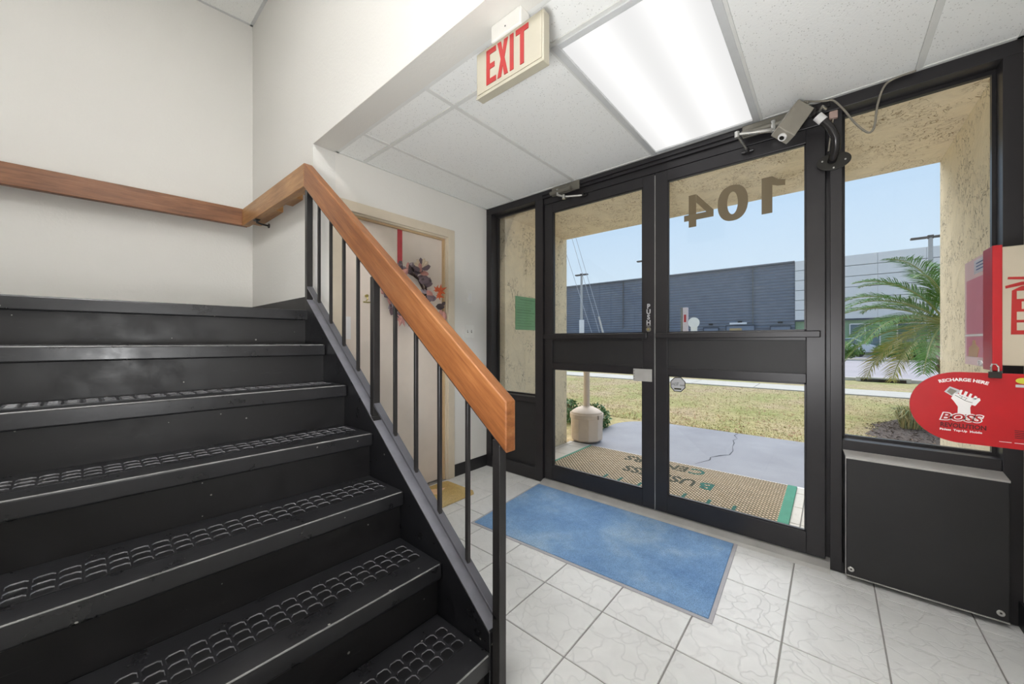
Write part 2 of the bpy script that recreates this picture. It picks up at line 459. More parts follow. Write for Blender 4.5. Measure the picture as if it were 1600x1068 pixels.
def waffle_mat():
    m, p = base('waffle_mat', srgb(170, 150, 122), 0.9, spec=0.1)
    n, l = nodes_of(m)
    v = mapped(m, (1, 1, 1), (0, 0, R(45)))
    ck = n.new('ShaderNodeTexBrick')
    ck.inputs['Scale'].default_value = 1.0
    ck.offset = 0.0; ck.squash = 1.0
    ck.inputs['Brick Width'].default_value = 0.026
    ck.inputs['Row Height'].default_value = 0.026
    ck.inputs['Mortar Size'].default_value = 0.006
    ck.inputs['Mortar Smooth'].default_value = 0.2
    ck.inputs['Color1'].default_value = srgb(200, 176, 150)
    ck.inputs['Color2'].default_value = srgb(222, 200, 174)
    ck.inputs['Mortar'].default_value = srgb(96, 88, 66)
    l.new(v, ck.inputs['Vector'])
    l.new(ck.outputs['Color'], p.inputs['Base Color'])
    l.new(bump(m, ck.outputs['Fac'], -0.5, 0.006), p.inputs['Normal'])
    return m
M['waffle'] = waffle_mat()
M['matgreen'] = plain('green_mat_border', srgb(58, 136, 110), 0.8, var=0.1)
M['mattext'] = plain('dark_green_pile', srgb(58, 58, 40), 0.95, var=0.35, scale=60)
M['mattext2'] = plain('teal_pile', srgb(40, 92, 80), 0.95, var=0.35, scale=60)
LEAFCOL = [plain('wreath_leaf_plum', srgb(104, 86, 92), 0.5, var=0.2),
           plain('wreath_leaf_grey', srgb(140, 128, 134), 0.5, var=0.2),
           plain('wreath_leaf_cream', srgb(206, 186, 160), 0.5, var=0.15),
           plain('wreath_leaf_orange', srgb(206, 92, 44), 0.5, var=0.2),
           plain('wreath_leaf_rose', srgb(186, 132, 122), 0.5, var=0.15),
           plain('wreath_leaf_dark', srgb(66, 52, 54), 0.5, var=0.2)]

# ------------------------------------------------------------------ object helpers
def tag(o, label=None, cat=None, group=None, kind=None):
    if label: o['label'] = label
    if cat: o['category'] = cat
    if group: o['group'] = group
    if kind: o['kind'] = kind
    return o

def thing(name, loc, label, cat, group=None):
    o = D.objects.new(name, None)
    COL.objects.link(o)
    o.location = loc
    o.empty_display_size = 0.1
    return tag(o, label, cat, group)

class MB:
    """collects shapes given in world coordinates"""
    def __init__(self):
        self.v = []; self.f = []
    def add(self, vs, fs):
        b = len(self.v)
        self.v += [Vector(p) for p in vs]
        self.f += [tuple(b + i for i in q) for q in fs]
        return self
    def box(self, a, b):
        x0, y0, z0 = a; x1, y1, z1 = b
        if x0 > x1: x0, x1 = x1, x0
        if y0 > y1: y0, y1 = y1, y0
        if z0 > z1: z0, z1 = z1, z0
        vs = [(x0, y0, z0), (x1, y0, z0), (x1, y1, z0), (x0, y1, z0), (x0, y0, z1), (x1, y0, z1), (x1, y1, z1), (x0, y1, z1)]
        return self.add(vs, [(0, 3, 2, 1), (4, 5, 6, 7), (0, 1, 5, 4), (1, 2, 6, 5), (2, 3, 7, 6), (3, 0, 4, 7)])
    def obox(self, c, ax, ay, az):
        """oriented box, half-axis vectors"""
        c = Vector(c); ax = Vector(ax); ay = Vector(ay); az = Vector(az)
        vs = [c + sx * ax + sy * ay + sz * az for sz in (-1, 1) for sx, sy in ((-1, -1), (1, -1), (1, 1), (-1, 1))]
        return self.add(vs, [(0, 3, 2, 1), (4, 5, 6, 7), (0, 1, 5, 4), (1, 2, 6, 5), (2, 3, 7, 6), (3, 0, 4, 7)])
    def prism(self, poly, axis, a, b):
        """poly in the two other axes (in xyz order), extruded a..b along axis"""
        def P(u, w, t):
            return {'X': (t, u, w), 'Y': (u, t, w), 'Z': (u, w, t)}[axis]
        n = len(poly)
        area = sum(poly[i][0] * poly[(i + 1) % n][1] - poly[(i + 1) % n][0] * poly[i][1] for i in range(n))
        if area < 0: poly = poly[::-1]
        vs = [P(u, w, a) for u, w in poly] + [P(u, w, b) for u, w in poly]
        flip = (axis == 'Y') != (a > b)
        f = [tuple(range(n))[::-1], tuple(range(n, 2 * n))] + [(i, (i + 1) % n, n + (i + 1) % n, n + i) for i in range(n)]
        if flip: f = [q[::-1] for q in f]
        return self.add(vs, f)
    def tube(self, pts, r, seg=8, caps=True):
        pts = [Vector(p) for p in pts]
        rs = r if isinstance(r, (list, tuple)) else [r] * len(pts)
        b = len(self.v)
        up = None
        for i, p in enumerate(pts):
            t = (pts[min(i + 1, len(pts) - 1)] - pts[max(i - 1, 0)]).normalized()
            if up is None:
                up = Vector((0, 0, 1)) if abs(t.z) < 0.9 else Vector((1, 0, 0))
            s = t.cross(up).normalized(); u2 = s.cross(t).normalized(); up = u2
            for k in range(seg):
                a = 2 * math.pi * k / seg
                self.v.append(p + rs[i] * (math.cos(a) * s + math.sin(a) * u2))
        for i in range(len(pts) - 1):
            for k in range(seg):
                k2 = (k + 1) % seg
                self.f.append((b + i * seg + k, b + i * seg + k2, b + (i + 1) * seg + k2, b + (i + 1) * seg + k))
        if caps:
            self.f.append(tuple(b + k for k in range(seg))[::-1])
            e_ = b + (len(pts) - 1) * seg
            self.f.append(tuple(e_ + k for k in range(seg)))
        return self
    def lathe(self, prof, c, seg=24):
        """prof: (radius, z) bottom to top about a vertical axis at c=(x,y)"""
        b = len(self.v)
        for r, z in prof:
            for k in range(seg):
                a = 2 * math.pi * k / seg
                self.v.append(Vector((c[0] + r * math.cos(a), c[1] + r * math.sin(a), z)))
        for i in range(len(prof) - 1):
            for k in range(seg):
                k2 = (k + 1) % seg
                self.f.append((b + i * seg + k, b + i * seg + k2, b + (i + 1) * seg + k2, b + (i + 1) * seg + k))
        self.f.append(tuple(b + k for k in range(seg))[::-1])
        e_ = b + (len(prof) - 1) * seg
        self.f.append(tuple(e_ + k for k in range(seg)))
        return self
    def disc(self, c, n, r, th=0.004, seg=20, ry=None):
        """flat disc (or oval) with thickness; c is the back centre, n the normal"""
        c = Vector(c); n = Vector(n).normalized()
        up = Vector((0, 0, 1)) if abs(n.z) < 0.9 else Vector((1, 0, 0))
        s = up.cross(n).normalized(); u2 = n.cross(s).normalized()
        ry = ry or r
        ring = [r * math.cos(2 * math.pi * k / seg) * s + ry * math.sin(2 * math.pi * k / seg) * u2 for k in range(seg)]
        vs = [c + q for q in ring] + [c + n * th + q for q in ring]
        f = [tuple(range(seg))[::-1], tuple(range(seg, 2 * seg))] + [(i, (i + 1) % seg, seg + (i + 1) % seg, seg + i) for i in range(seg)]
        return self.add(vs, f)
    def build(self, name, mat, parent=None, bevel=0, smooth=False, kind=None, label=None, seg=2, loc=None, cat=None, group=None):
        me = D.meshes.new(name)
        off = Vector((0, 0, 0))
        if parent is not None:
            p = parent
            while p is not None:
                off += p.location; p = p.parent
        if loc is not None: off = off + (Vector(loc) - off)
        me.from_pydata([tuple(v - off) for v in self.v], [], self.f)
        me.update()
        o = D.objects.new(name, me)
        COL.objects.link(o)
        if parent is not None:
            o.parent = parent
            if loc is not None:
                po = Vector((0, 0, 0)); p = parent
                while p is not None:
                    po += p.location; p = p.parent
                o.location = Vector(loc) - po
        elif loc is not None:
            o.location = loc
        if mat is not None: me.materials.append(mat)
        if bevel:
            bv = o.modifiers.new('bevel', 'BEVEL'); bv.width = bevel; bv.segments = seg; bv.limit_method = 'ANGLE'; bv.angle_limit = R(40)
        if smooth or bevel:
            for q in me.polygons: q.use_smooth = bool(smooth)
        return tag(o, label, cat, group, kind)

def B(a, b): return MB().box(a, b)

def text(body, size, mat, origin, right, up, parent, name='lettering', ext=0.001, bold=0.0, shear=0.0, align='LEFT', sx=1.0, kind=None, arc=None):
    """flat lettering with a little thickness; origin is the baseline start (or centre)"""
    cu = D.curves.new('tmp_text', 'FONT')
    cu.body = body; cu.size = size; cu.extrude = ext; cu.offset = bold; cu.shear = shear
    cu.align_x = align; cu.resolution_u = 3
    t = D.objects.new('tmp_text', cu); COL.objects.link(t)
    dg = bpy.context.evaluated_depsgraph_get()
    me = D.meshes.new_from_object(t.evaluated_get(dg))
    D.objects.remove(t, do_unlink=True)
    right = Vector(right).normalized(); up = Vector(up).normalized(); nn = right.cross(up)
    off = Vector((0, 0, 0)); p = parent
    while p is not None:
        off += p.location; p = p.parent
    for v in me.vertices:
        x, y, z = v.co.x * sx, v.co.y, v.co.z
        if arc:
            rr, a0 = arc  # letters laid on a circle of radius rr
            a = x / rr
            x, y = (rr + y) * math.sin(a), (rr + y) * math.cos(a) - rr
        v.co = Vector(origin) + right * x + up * y + nn * z - off
    me.materials.clear(); me.materials.append(mat)
    o = D.objects.new(name, me); COL.objects.link(o)
    if parent is not None: o.parent = parent
    if kind: o['kind'] = kind
    return o

def flat_poly(pts, X, th, mat, name, parent, kind=None):
    """flat printed shape on a plane X=const seen from -X; pts are (u=-Y, z)"""
    return MB().prism([(-u, z) for u, z in pts], 'X', X - th, X).build(name, mat, parent, kind=kind)

# ------------------------------------------------------------------ setting: floor, walls, ceilings
CZ = 2.424          # lobby ceiling
UZ = 3.84           # stairwell ceiling
XA = 0.968          # stairwell side wall plane
YW = 2.48           # wall with the wreath door
XS = 2.526          # inner face of the glazed front
YR = -0.605         # right-hand wall
XB = -1.45          # wall behind the camera

floor = B((XB, YR, -0.12), (2.60, 4.2, -0.004)).build('floor', M['grout'], kind='structure')
def tile_field(parent, mat, xs, ys, keep, g=0.003, z0=-0.006, z1=0.0, inset=0.0015):
    shared = {}
    for i in range(len(xs) - 1):
        for j in range(len(ys) - 1):
            x0, x1, y0, y1 = xs[i] + g, xs[i + 1] - g, ys[j] + g, ys[j + 1] - g
            if x1 - x0 < 0.02 or y1 - y0 < 0.02: continue
            if not keep((x0 + x1) / 2, (y0 + y1) / 2): continue
            key = (round(x1 - x0, 3), round(y1 - y0, 3))
            if key not in shared:
                w, h = (x1 - x0) / 2, (y1 - y0) / 2
                a = inset
                vs = [(-w, -h, z0), (w, -h, z0), (w, h, z0), (-w, h, z0),
                      (-w, -h, z1 - a), (w, -h, z1 - a), (w, h, z1 - a), (-w, h, z1 - a),
                      (-w + a, -h + a, z1), (w - a, -h + a, z1), (w - a, h - a, z1), (-w + a, h - a, z1)]
                fs = [(0, 1, 5, 4), (1, 2, 6, 5), (2, 3, 7, 6), (3, 0, 4, 7), (4, 5, 9, 8), (5, 6, 10, 9), (6, 7, 11, 10), (7, 4, 8, 11), (8, 9, 10, 11)]
                me = D.meshes.new('tile'); me.from_pydata(vs, [], fs); me.update(); me.materials.append(mat)
                shared[key] = me
            o = D.objects.new('tile', shared[key]); COL.objects.link(o)
            o.parent = parent
            o.location = ((x0 + x1) / 2, (y0 + y1) / 2, 0)

def grid_lines(o, s, a, b):
    L = [a]
    k = math.ceil((a - o) / s + 1e-6)
    while o + k * s < b - 1e-6:
        L.append(o + k * s); k += 1
    L.append(b)
    return L
tile_field(floor, M['tile'], grid_lines(1.486, 0.305, XB + 0.02, XS), grid_lines(1.059, 0.305, YR + 0.005, YW),
           lambda x, y: not (y > 0.98 and x < 0.80))

# walls
w = MB().prism([(YR - 0.1, CZ), (YW, CZ), (YW, 1.297), (3.95, 1.297), (3.95, UZ + 0.06), (YR - 0.1, UZ + 0.06)], 'X', XA, XA + 0.14)
wall_stair = w.build('wall_stairwell', M['wall'], kind='structure')
B((XA + 0.0005, YR, CZ - 0.004), (XA + 0.139, YW - 0.001, CZ + 0.002)).build('header_underside', M['header'], wall_stair)
w = MB().box((0.92, YW, 0), (1.140, YW + 0.12, 1.297)).box((XA + 0.14, YW, 1.297), (1.140, YW + 0.12, CZ + 0.08)).box((2.060, YW, 0), (XS + 0.12, YW + 0.12, CZ + 0.08)).box((1.140, YW, 2.060), (2.060, YW + 0.12, CZ + 0.08))
wall_far = w.build('wall_far', M['wall_far'], kind='structure')
B((1.05, YW + 0.9, 0), (2.2, YW + 1.0, 2.3)).build('wall_beyond_door', M['wall_far'], kind='structure')
a_ = R(-6.3)
bx, by = math.cos(a_), math.sin(a_)
YBK = 3.72
def backline(x, off=0.0):
    """point on the left wall line at world x, shifted off towards the room"""
    return (x + off * by, YBK + (x - XA) * by / bx - off * bx)
pl = [backline(XB - 0.1), backline(XA + 0.14), (XA + 0.14, YBK + 0.3), (XB - 0.1, YBK + 0.5)]
MB().prism(pl, 'Z', 0, UZ + 0.06).build('wall_left', M['wall'], kind='structure')
B((XB - 0.12, YR - 0.1, 0), (XB, 4.3, UZ + 0.06)).build('wall_rear', M['wall'], kind='structure')
B((XB - 0.12, YR - 0.12, 0), (XS, YR, UZ + 0.06)).build('wall_right', M['wall'], kind='structure')
ceil_up = B((XB, YR, UZ + 0.012), (XA, 4.2, UZ + 0.08)).build('ceiling_stairwell', M['tbar'], kind='structure')
# wall angle and panels of the stairwell ceiling
for k, (x0, x1) in enumerate([(XB, -0.84), (-0.84, -0.23), (-0.23, 0.38), (0.38, XA)]):
    for (y0, y1) in [(YR, 0.30), (0.30, 1.52), (1.52, 2.74), (2.74, 4.0)]:
        if y1 == 4.0:
            m_ = MB().prism([(x0 + 0.012, y0 + 0.012), (x1 - 0.012, y0 + 0.012), (x1 - 0.012, backline(x1)[1] - 0.012), (x0 + 0.012, backline(x0)[1] - 0.012)], 'Z', UZ, UZ + 0.012)
        else:
            m_ = B((x0 + 0.012, y0 + 0.012, UZ), (x1 - 0.012, y1 - 0.012, UZ + 0.012))
        m_.build('ceiling_panel', M['panel'], ceil_up)
m_ = MB().box((XA - 0.02, YR, UZ - 0.004), (XA, YBK, UZ + 0.012))
p0, p1 = backline(XB), backline(XA); p2, p3 = backline(XA, 0.02), backline(XB, 0.02)
m_.prism([p0, p1, p2, p3], 'Z', UZ - 0.004, UZ + 0.012)
m_.build('wall_angle', M['light_frame'], ceil_up)

# lobby ceiling: grid of T bars and mineral panels
ceil = B((XA + 0.14, YR, CZ + 0.02), (XS + 0.09, YW, CZ + 0.07)).build('ceiling', M['tbar'], kind='structure')
GX = [XA + 0.14, 1.305, XS]
GY = [YR, -0.31, 0.30, 0.905, 1.52, 2.14, YW]
for i in range(2):
    for j in range(6):
        if i == 1 and j == 2: continue
        x0, x1, y0, y1 = GX[i], GX[i + 1], GY[j], GY[j + 1]
        B((x0 + 0.012, y0 + 0.012, CZ + 0.003), (x1 - 0.012, y1 - 0.012, CZ + 0.016)).build('ceiling_panel', M['panel'], ceil, bevel=0.002, seg=1)
for y in GY[1:-1]:
    B((GX[0], y - 0.012, CZ - 0.001), (XS, y + 0.012, CZ + 0.02)).build('grid_bar', M['tbar'], ceil)
B((1.305 - 0.012, YR, CZ - 0.0015), (1.305 + 0.012, YW, CZ + 0.02)).build('grid_bar', M['tbar'], ceil)
for a, b in [((GX[0], YR, 0), (GX[0] + 0.02, YW, 0)), ((XS - 0.018, YR, 0), (XS, YW, 0)), ((GX[0], YW - 0.018, 0), (XS, YW, 0)), ((GX[0], YR, 0), (XS, YR + 0.018, 0))]:
    B((a[0], a[1], CZ - 0.002), (b[0], b[1], CZ + 0.02)).build('wall_angle', M['tbar'], ceil)

def troffer(loc, lx, ly, z, label, lens):
    """recessed 2x4 fluorescent fixture; loc is its centre"""
    t = thing('ceiling_light', (loc[0], loc[1], z), label, 'ceiling light', 'fluorescent ceiling lights')
    x0, x1, y0, y1 = loc[0] - lx / 2, loc[0] + lx / 2, loc[1] - ly / 2, loc[1] + ly / 2
    fr = 0.032
    m_ = MB().box((x0, y0, z - 0.006), (x1, y0 + fr, z + 0.018)).box((x0, y1 - fr, z - 0.006), (x1, y1, z + 0.018))
    m_.box((x0, y0 + fr, z - 0.006), (x0 + fr, y1 - fr, z + 0.018)).box((x1 - fr, y0 + fr, z - 0.006), (x1, y1 - fr, z + 0.018))
    m_.build('frame', M['light_frame'], t, bevel=0.003)
    B((x0 + fr, y0 + fr, z + 0.004), (x1 - fr, y1 - fr, z + 0.010)).build('diffuser', lens, t)
    return t
troffer(((1.311 + 2.508) / 2, 0.6025), 1.197, 0.605, CZ, 'large fluorescent ceiling light above the glass doors, glowing white', M['lens'])
troffer((-0.53, 2.12), 0.60, 1.19, UZ - 0.014, 'fluorescent ceiling light high over the stairs', M['lens_up'])
troffer((-0.53, 0.30), 0.60, 1.19, UZ - 0.014, 'added fill light, shaped as a fluorescent fixture, high over the foot of the stairs', M['lens_fill'])  # unseen fixture, added for fill

# baseboards
B((2.118, YW - 0.008, 0), (XS, YW, 0.105)).build('baseboard_far', M['vinyl'], kind='structure', bevel=0.002)
B((0.88, YW - 0.008, 0), (1.072, YW, 0.105)).build('baseboard_far', M['vinyl'], kind='structure', bevel=0.002)
B((XB, YR, 0), (XS, YR + 0.014, 0.105)).build('baseboard_right', M['vinyl'], kind='structure', bevel=0.002)
B((XA - 0.008, YW, 1.355), (XA, YBK, 1.463)).build('baseboard_stairwell', M['vinyl'], kind='structure')
MB().prism([backline(XB), backline(XA), backline(XA, 0.008), backline(XB, 0.008)], 'Z', 1.355, 1.463).build('baseboard_left', M['vinyl'], kind='structure')

# ------------------------------------------------------------------ staircase
XT = 0.866
RISE, GO = 0.1972, 0.2448
rot_t = [5.5, 4.5, 4.0, 3.2, 1.6, 0.4, 0.0]      # treads fan out a little towards the far wall
stair = thing('staircase', (0.2, 1.5, 0), 'black painted staircase with worn rubber treads rising to the landing', 'staircase')
NOSE_Y = [2.298 - GO * k for k in range(7)]
NOSE_Z = [1.158 + RISE - RISE * k for k in range(7)]
def slant(x, y, deg):
    return y + (XT - x) * math.tan(R(deg))
for k in range(7):
    y0, z, dg = NOSE_Y[k], NOSE_Z[k], rot_t[k]
    th = 0.058
    # tread board
    if k == 0:
        yb = 2.50
        poly = [(XB, slant(XB, y0, dg)), (XT + 0.03, slant(XT + 0.03, y0, dg)), (XT + 0.03, YW), (XA, YW), backline(XA), backline(XB)]
        ln = MB().prism(poly, 'Z', z - th, z).build('landing', M['rubber'], stair, bevel=0.006)
    else:
        yn = NOSE_Y[k - 1] + 0.03
        poly = [(XB, slant(XB, y0, dg)), (XT, slant(XT, y0, dg)), (XT, slant(XT, yn, rot_t[k - 1])), (XB, slant(XB, yn, rot_t[k - 1]))]
        tr = MB().prism(poly, 'Z', z - th, z).build('tread', M['rubber'], stair, bevel=0.007, seg=3)
        # moulded grip squares in the rubber
        g = MB()
        nx = 44
        for r_ in range(3):
            for c_ in range(nx):
                cx = XT - 0.050 - c_ * 0.0435
                cy = slant(cx, y0 + 0.106 + r_ * 0.0415, dg)
                hw, hh, ch = 0.02175, 0.02075, 0.0095
                def loop(i, zz):
                    a, b, c3 = hw - i, hh - i, (0.0006 if i == 0 else max(ch - i * 0.6, 0.001))
                    return [(cx - a + c3, cy - b, zz), (cx + a - c3, cy - b, zz), (cx + a, cy - b + c3, zz), (cx + a, cy + b - c3, zz),
                            (cx + a - c3, cy + b, zz), (cx - a + c3, cy + b, zz), (cx - a, cy + b - c3, zz), (cx - a, cy - b + c3, zz)]
                vs = loop(0, z - 0.001) + loop(0, z + 0.0026) + loop(0.0030, z + 0.0030) + loop(0.0044, z + 0.0003)
                fs = []
                for q in range(3):
                    fs += [(q * 8 + i, q * 8 + (i + 1) % 8, q * 8 + 8 + (i + 1) % 8, q * 8 + 8 + i) for i in range(8)]
                fs.append(tuple(range(24, 32)))
                g.add(vs, fs)
        gp = g.build('grip_pattern', M['grip'], tr, kind='stuff')
        gp.data.materials.append(M['rubber']); gp.data.materials.append(M['iron_dark'])
        for q_ in gp.data.polygons:
            q_.material_index = 2 if q_.index % 25 == 24 else (0 if q_.index % 25 >= 16 else 1)
        MB().tube([(XB, slant(XB, y0 + 0.0022, dg), z - 0.0022), (XT - 0.012, slant(XT - 0.012, y0 + 0.0022, dg), z - 0.0022)], 0.0026, 6).build('nosing_highlight', M['nosing_gloss'], tr)
    # riser under this tread
    zb = NOSE_Z[k + 1] if k < 6 else 0.0
    yr = y0 + 0.030
    poly = [(XB, slant(XB, yr, dg)), (XT, slant(XT, yr, dg)), (XT, slant(XT, yr + 0.02, dg)), (XB, slant(XB, yr + 0.02, dg))]
    MB().prism(poly, 'Z', zb - 0.05 if k < 6 else 0.0, z - th + 0.004).build('riser', M['black_riser'], stair)
# stringer
def sz(y): return 1.405 - 0.803 * (2.299 - y)
SO = 0.912
poly = [(0.835, 0.0), (0.835, sz(0.835)), (2.315, sz(2.315)), (2.315, 1.355), (YW - 0.01, 1.355), (YW - 0.01, 1.06), (2.20, 1.02), (0.98, 0.0)]
MB().prism(poly, 'X', XT, SO).build('stringer', M['black'], stair, bevel=0.003)
MB().prism([(0.842, sz(0.842) - 0.0005), (0.842, sz(0.842) + 0.0015), (2.314, sz(2.314) + 0.0015), (2.314, sz(2.314) - 0.0005)], 'X', XT + 0.002, SO - 0.002).build('stringer_sheen', M['cap_sheen'], stair)  # thin strip carrying the painted sheen of the stringer top
# closed side under the flight, seen from the lobby
MB().prism([(0.99, 0.0), (2.21, 1.02), (YW - 0.002, 1.06), (YW - 0.002, 0.0)], 'X', XT + 0.004, XT + 0.03).build('wall_under_stairs', M['wall'], kind='structure')

# ------------------------------------------------------------------ balustrade with timber handrail
XP = 0.8716
rail = thing('stair_railing', (0.888, 1.5, 1.0), 'oak handrail with black iron posts and balusters beside the stairs', 'railing')
RT = 0.047
RSL = 0.787
def rail_bot(y): return 0.827 + 0.792 * (y - 0.767)
def rail_top(y): return 0.986 + 0.782 * (y - 0.764)
rx0, rx1 = XT, XT + RT
poly = [(0.765, rail_bot(0.765)), (0.765, rail_top(0.765)), (2.346, 2.223), (2.356, 2.086)]
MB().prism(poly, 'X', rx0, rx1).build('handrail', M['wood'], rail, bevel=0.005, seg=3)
# level run to the corner
poly = [(2.356, 2.086), (2.346, 2.223), (3.600, 2.240), (3.600, 2.104)]
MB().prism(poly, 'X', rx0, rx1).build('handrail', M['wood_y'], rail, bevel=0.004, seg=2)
# run along the left wall
hx0 = rx0
pA = (hx0, 3.600)
def wl_pt(x, o=0.0): return (x - o * by * -1, 0)
c1 = Vector((rx0, 3.600, 0)); dirx = Vector((-bx, -by, 0)); nrm = Vector((-by, bx, 0))
c2 = c1 + dirx * 2.2
q = [(c1.x, c1.y), (c2.x, c2.y), ((c2 + nrm * RT).x, (c2 + nrm * RT).y), (rx1, (c1 + nrm * RT).y - 0.004)]
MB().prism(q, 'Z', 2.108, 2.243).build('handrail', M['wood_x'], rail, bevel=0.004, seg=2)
# flat iron under the timber
MB().prism([(0.78, rail_bot(0.78) - 0.007), (0.78, rail_bot(0.78) + 0.002), (2.350, rail_bot(2.350) + 0.002), (2.350, rail_bot(2.350) - 0.007)], 'X', XP + 0.001, XP + 0.031).build('top_flat_bar', M['iron'], rail)
def bar_z(y): return 1.492 - 0.803 * (2.310 - y)
for ya, yb in [(0.815, 1.567), (1.598, 2.315)]:
    MB().prism([(ya, bar_z(ya) - 0.013), (ya, bar_z(ya)), (yb, bar_z(yb)), (yb, bar_z(yb) - 0.013)], 'X', XP, XP + 0.032).build('bottom_rail', M['bar'], rail, bevel=0.001, seg=1)
for yc, zb in [(0.813, 0.0), (1.584, sz(1.584) - 0.02), (2.332, 1.355)]:
    zt = rail_bot(min(yc, 2.34)) - 0.004
    B((XP, yc - 0.016, zb), (XP + 0.032, yc + 0.016, zt)).build('newel_post', M['iron'], rail, bevel=0.0015, seg=1)
    if zb > 0.1:
        B((XP - 0.003, yc - 0.02, zb), (XP + 0.036, yc + 0.02, zb + (0.024 if zb < 1.2 else 0.006))).build('post_foot', M['iron'], rail)
for yb in (2.190, 2.040, 1.890, 1.742, 1.418, 1.267, 1.117, 0.962):
    B((XP + 0.009, yb - 0.007, bar_z(yb) - 0.010), (XP + 0.023, yb + 0.007, rail_bot(yb) - 0.004)).build('baluster', M['iron'], rail, bevel=0.001, seg=1)
for yb in (3.30,):
    m_ = MB().tube([(rx0 + 0.02, yb, 2.09), (rx0 + 0.02, yb, 2.075), (rx0 + 0.05, yb, 2.068), (XA, yb, 2.068)], 0.007, 8)
    m_.disc((XA, yb, 2.068), (-1, 0, 0), 0.018, 0.006)
    m_.box((rx0 + 0.004, yb - 0.03, 2.088), (rx0 + 0.034, yb + 0.03, 2.094))
    m_.build('wall_bracket', M['iron'], rail)
# timber spacers between level rail and wall
for y0, y1 in [(2.482, 2.545), (2.64, 2.82), (3.00, 3.50)]:
    B((rx1 - 0.002, y0, 2.106), (XA, y1, 2.150)).build('spacer_block', M['wood_y'], rail)
for t_ in (1.22, 1.9):
    pc = c1 + dirx * t_ + nrm * 0.02
    pw = pc + nrm * 0.13
    MB().tube([(pc.x, pc.y, 2.11), (pc.x, pc.y, 2.092), (pw.x, pw.y, 2.09)], 0.006, 8).build('wall_bracket', M['iron'], rail)

# ------------------------------------------------------------------ glazed front: frame, doors, windows
GZ = 2.62
frame = B((XS, YR, CZ - 0.06), (XS + 0.11, YW, CZ + 0.02)).build('trim_1', M['frame'], kind='structure', bevel=0.002)
B((XS, 2.415, 0), (XS + 0.11, YW, CZ - 0.06)).build('jamb', M['frame'], frame, bevel=0.002)
B((XS, 1.822, 0), (XS + 0.11, 1.902, CZ - 0.06)).build('mullion', M['frame'], frame, bevel=0.002)
B((XS, -0.047, 0), (XS + 0.11, 0.000, CZ - 0.06)).build('mullion', M['frame'], frame, bevel=0.002)
B((XS + 0.066, -0.002, 0.03), (XS + 0.11, 0.045, CZ - 0.06)).build('door_stop', M['frame'], frame)
B((XS + 0.066, 1.790, 0.03), (XS + 0.11, 1.824, CZ - 0.06)).build('door_stop', M['frame'], frame)
B((XS, YR, 0), (XS + 0.11, -0.551, CZ - 0.06)).build('jamb', M['frame'], frame, bevel=0.002)
# header above the doors, two steps
B((XS + 0.018, 0.0, 2.316), (XS + 0.11, 1.822, CZ - 0.06)).build('door_header', M['frame'], frame, bevel=0.002)
B((XS - 0.014, 0.0, 2.385), (XS + 0.01, 1.83, 2.412)).build('header_cap', M['frame'], frame, bevel=0.002)
# threshold
MB().prism([(XS - 0.055, 0.0), (XS - 0.035, 0.014), (XS + 0.01, 0.030), (XS + 0.10, 0.030), (XS + 0.12, 0.0)], 'Y', 0.0, 1.822).build('threshold', M['alu'], frame)

def window(name, y0, y1, zs, sill_face):
    f = B((XS + 0.004, y0, sill_face), (XS + 0.105, y1, zs)).build(name, M['frame'], kind='structure', bevel=0.002)
    m_ = MB().box((GZ - 0.012, y0, zs), (GZ + 0.012, y0 + 0.012, CZ - 0.06)).box((GZ - 0.012, y1 - 0.012, zs), (GZ + 0.012, y1, CZ - 0.06))
    m_.box((GZ - 0.012, y0 + 0.012, zs), (GZ + 0.012, y1 - 0.012, zs + 0.012)).box((GZ - 0.012, y0 + 0.012, CZ - 0.078), (GZ + 0.012, y1 - 0.012, CZ - 0.06))
    m_.build('glazing_bead', M['frame'], f)
    B((GZ - 0.003, y0 + 0.008, zs + 0.006), (GZ + 0.003, y1 - 0.008, CZ - 0.066)).build('glass_pane', M['glass'], f)
    return f
w1 = window('window_1', 1.902, 2.415, 0.700, 0.655)
B((XS + 0.035, 1.902, 0.105), (XS + 0.10, 2.415, 0.655)).build('lower_panel', M['frame_panel'], w1)
B((XS + 0.004, 1.902, 0), (XS + 0.105, 2.415, 0.105)).build('bottom_rail', M['frame'], w1, bevel=0.002)
w2 = window('window_2', -0.551, -0.047, 0.676, 0.624)
B((XS + 0.035, -0.551, 0.05), (XS + 0.10, -0.047, 0.624)).build('lower_panel', M['frame_panel'], w2)
B((XS + 0.004, -0.551, 0), (XS + 0.105, -0.047, 0.05)).build('bottom_rail', M['frame'], w2)
# bevelled black cover over the panel below window_2
pv = thing('panel_cover', (2.49, -0.31, 0.03), 'black panel cover with two silver screws below the right window', 'panel')
vs = [(2.462, -0.556, 0.030), (2.462, -0.060, 0.030), (2.462, -0.060, 0.606), (2.462, -0.556, 0.606),
      (XS + 0.03, -0.549, 0.012), (XS + 0.03, -0.049, 0.012), (XS + 0.004, -0.049, 0.627), (XS + 0.004, -0.549, 0.627)]
MB().add(vs, [(0, 3, 2, 1), (3, 7, 6, 2), (0, 4, 7, 3), (1, 2, 6, 5), (0, 1, 5, 4), (4, 5, 6, 7)]).build('cover_panel', M['frame_panel'], pv, bevel=0.004)
MB().add([(2.461, -0.557, 0.600), (2.461, -0.059, 0.600), (2.461, -0.059, 0.608), (2.461, -0.557, 0.608), (XS + 0.0, -0.551, 0.6285), (XS + 0.0, -0.049, 0.6285), (XS + 0.0, -0.049, 0.6265), (XS + 0.0, -0.551, 0.6265)], [(0, 3, 2, 1), (3, 4, 5, 2), (4, 7, 6, 5), (0, 1, 6, 7), (0, 7, 4, 3), (1, 2, 5, 6)]).build('top_edge_trim', M['alu'], pv)
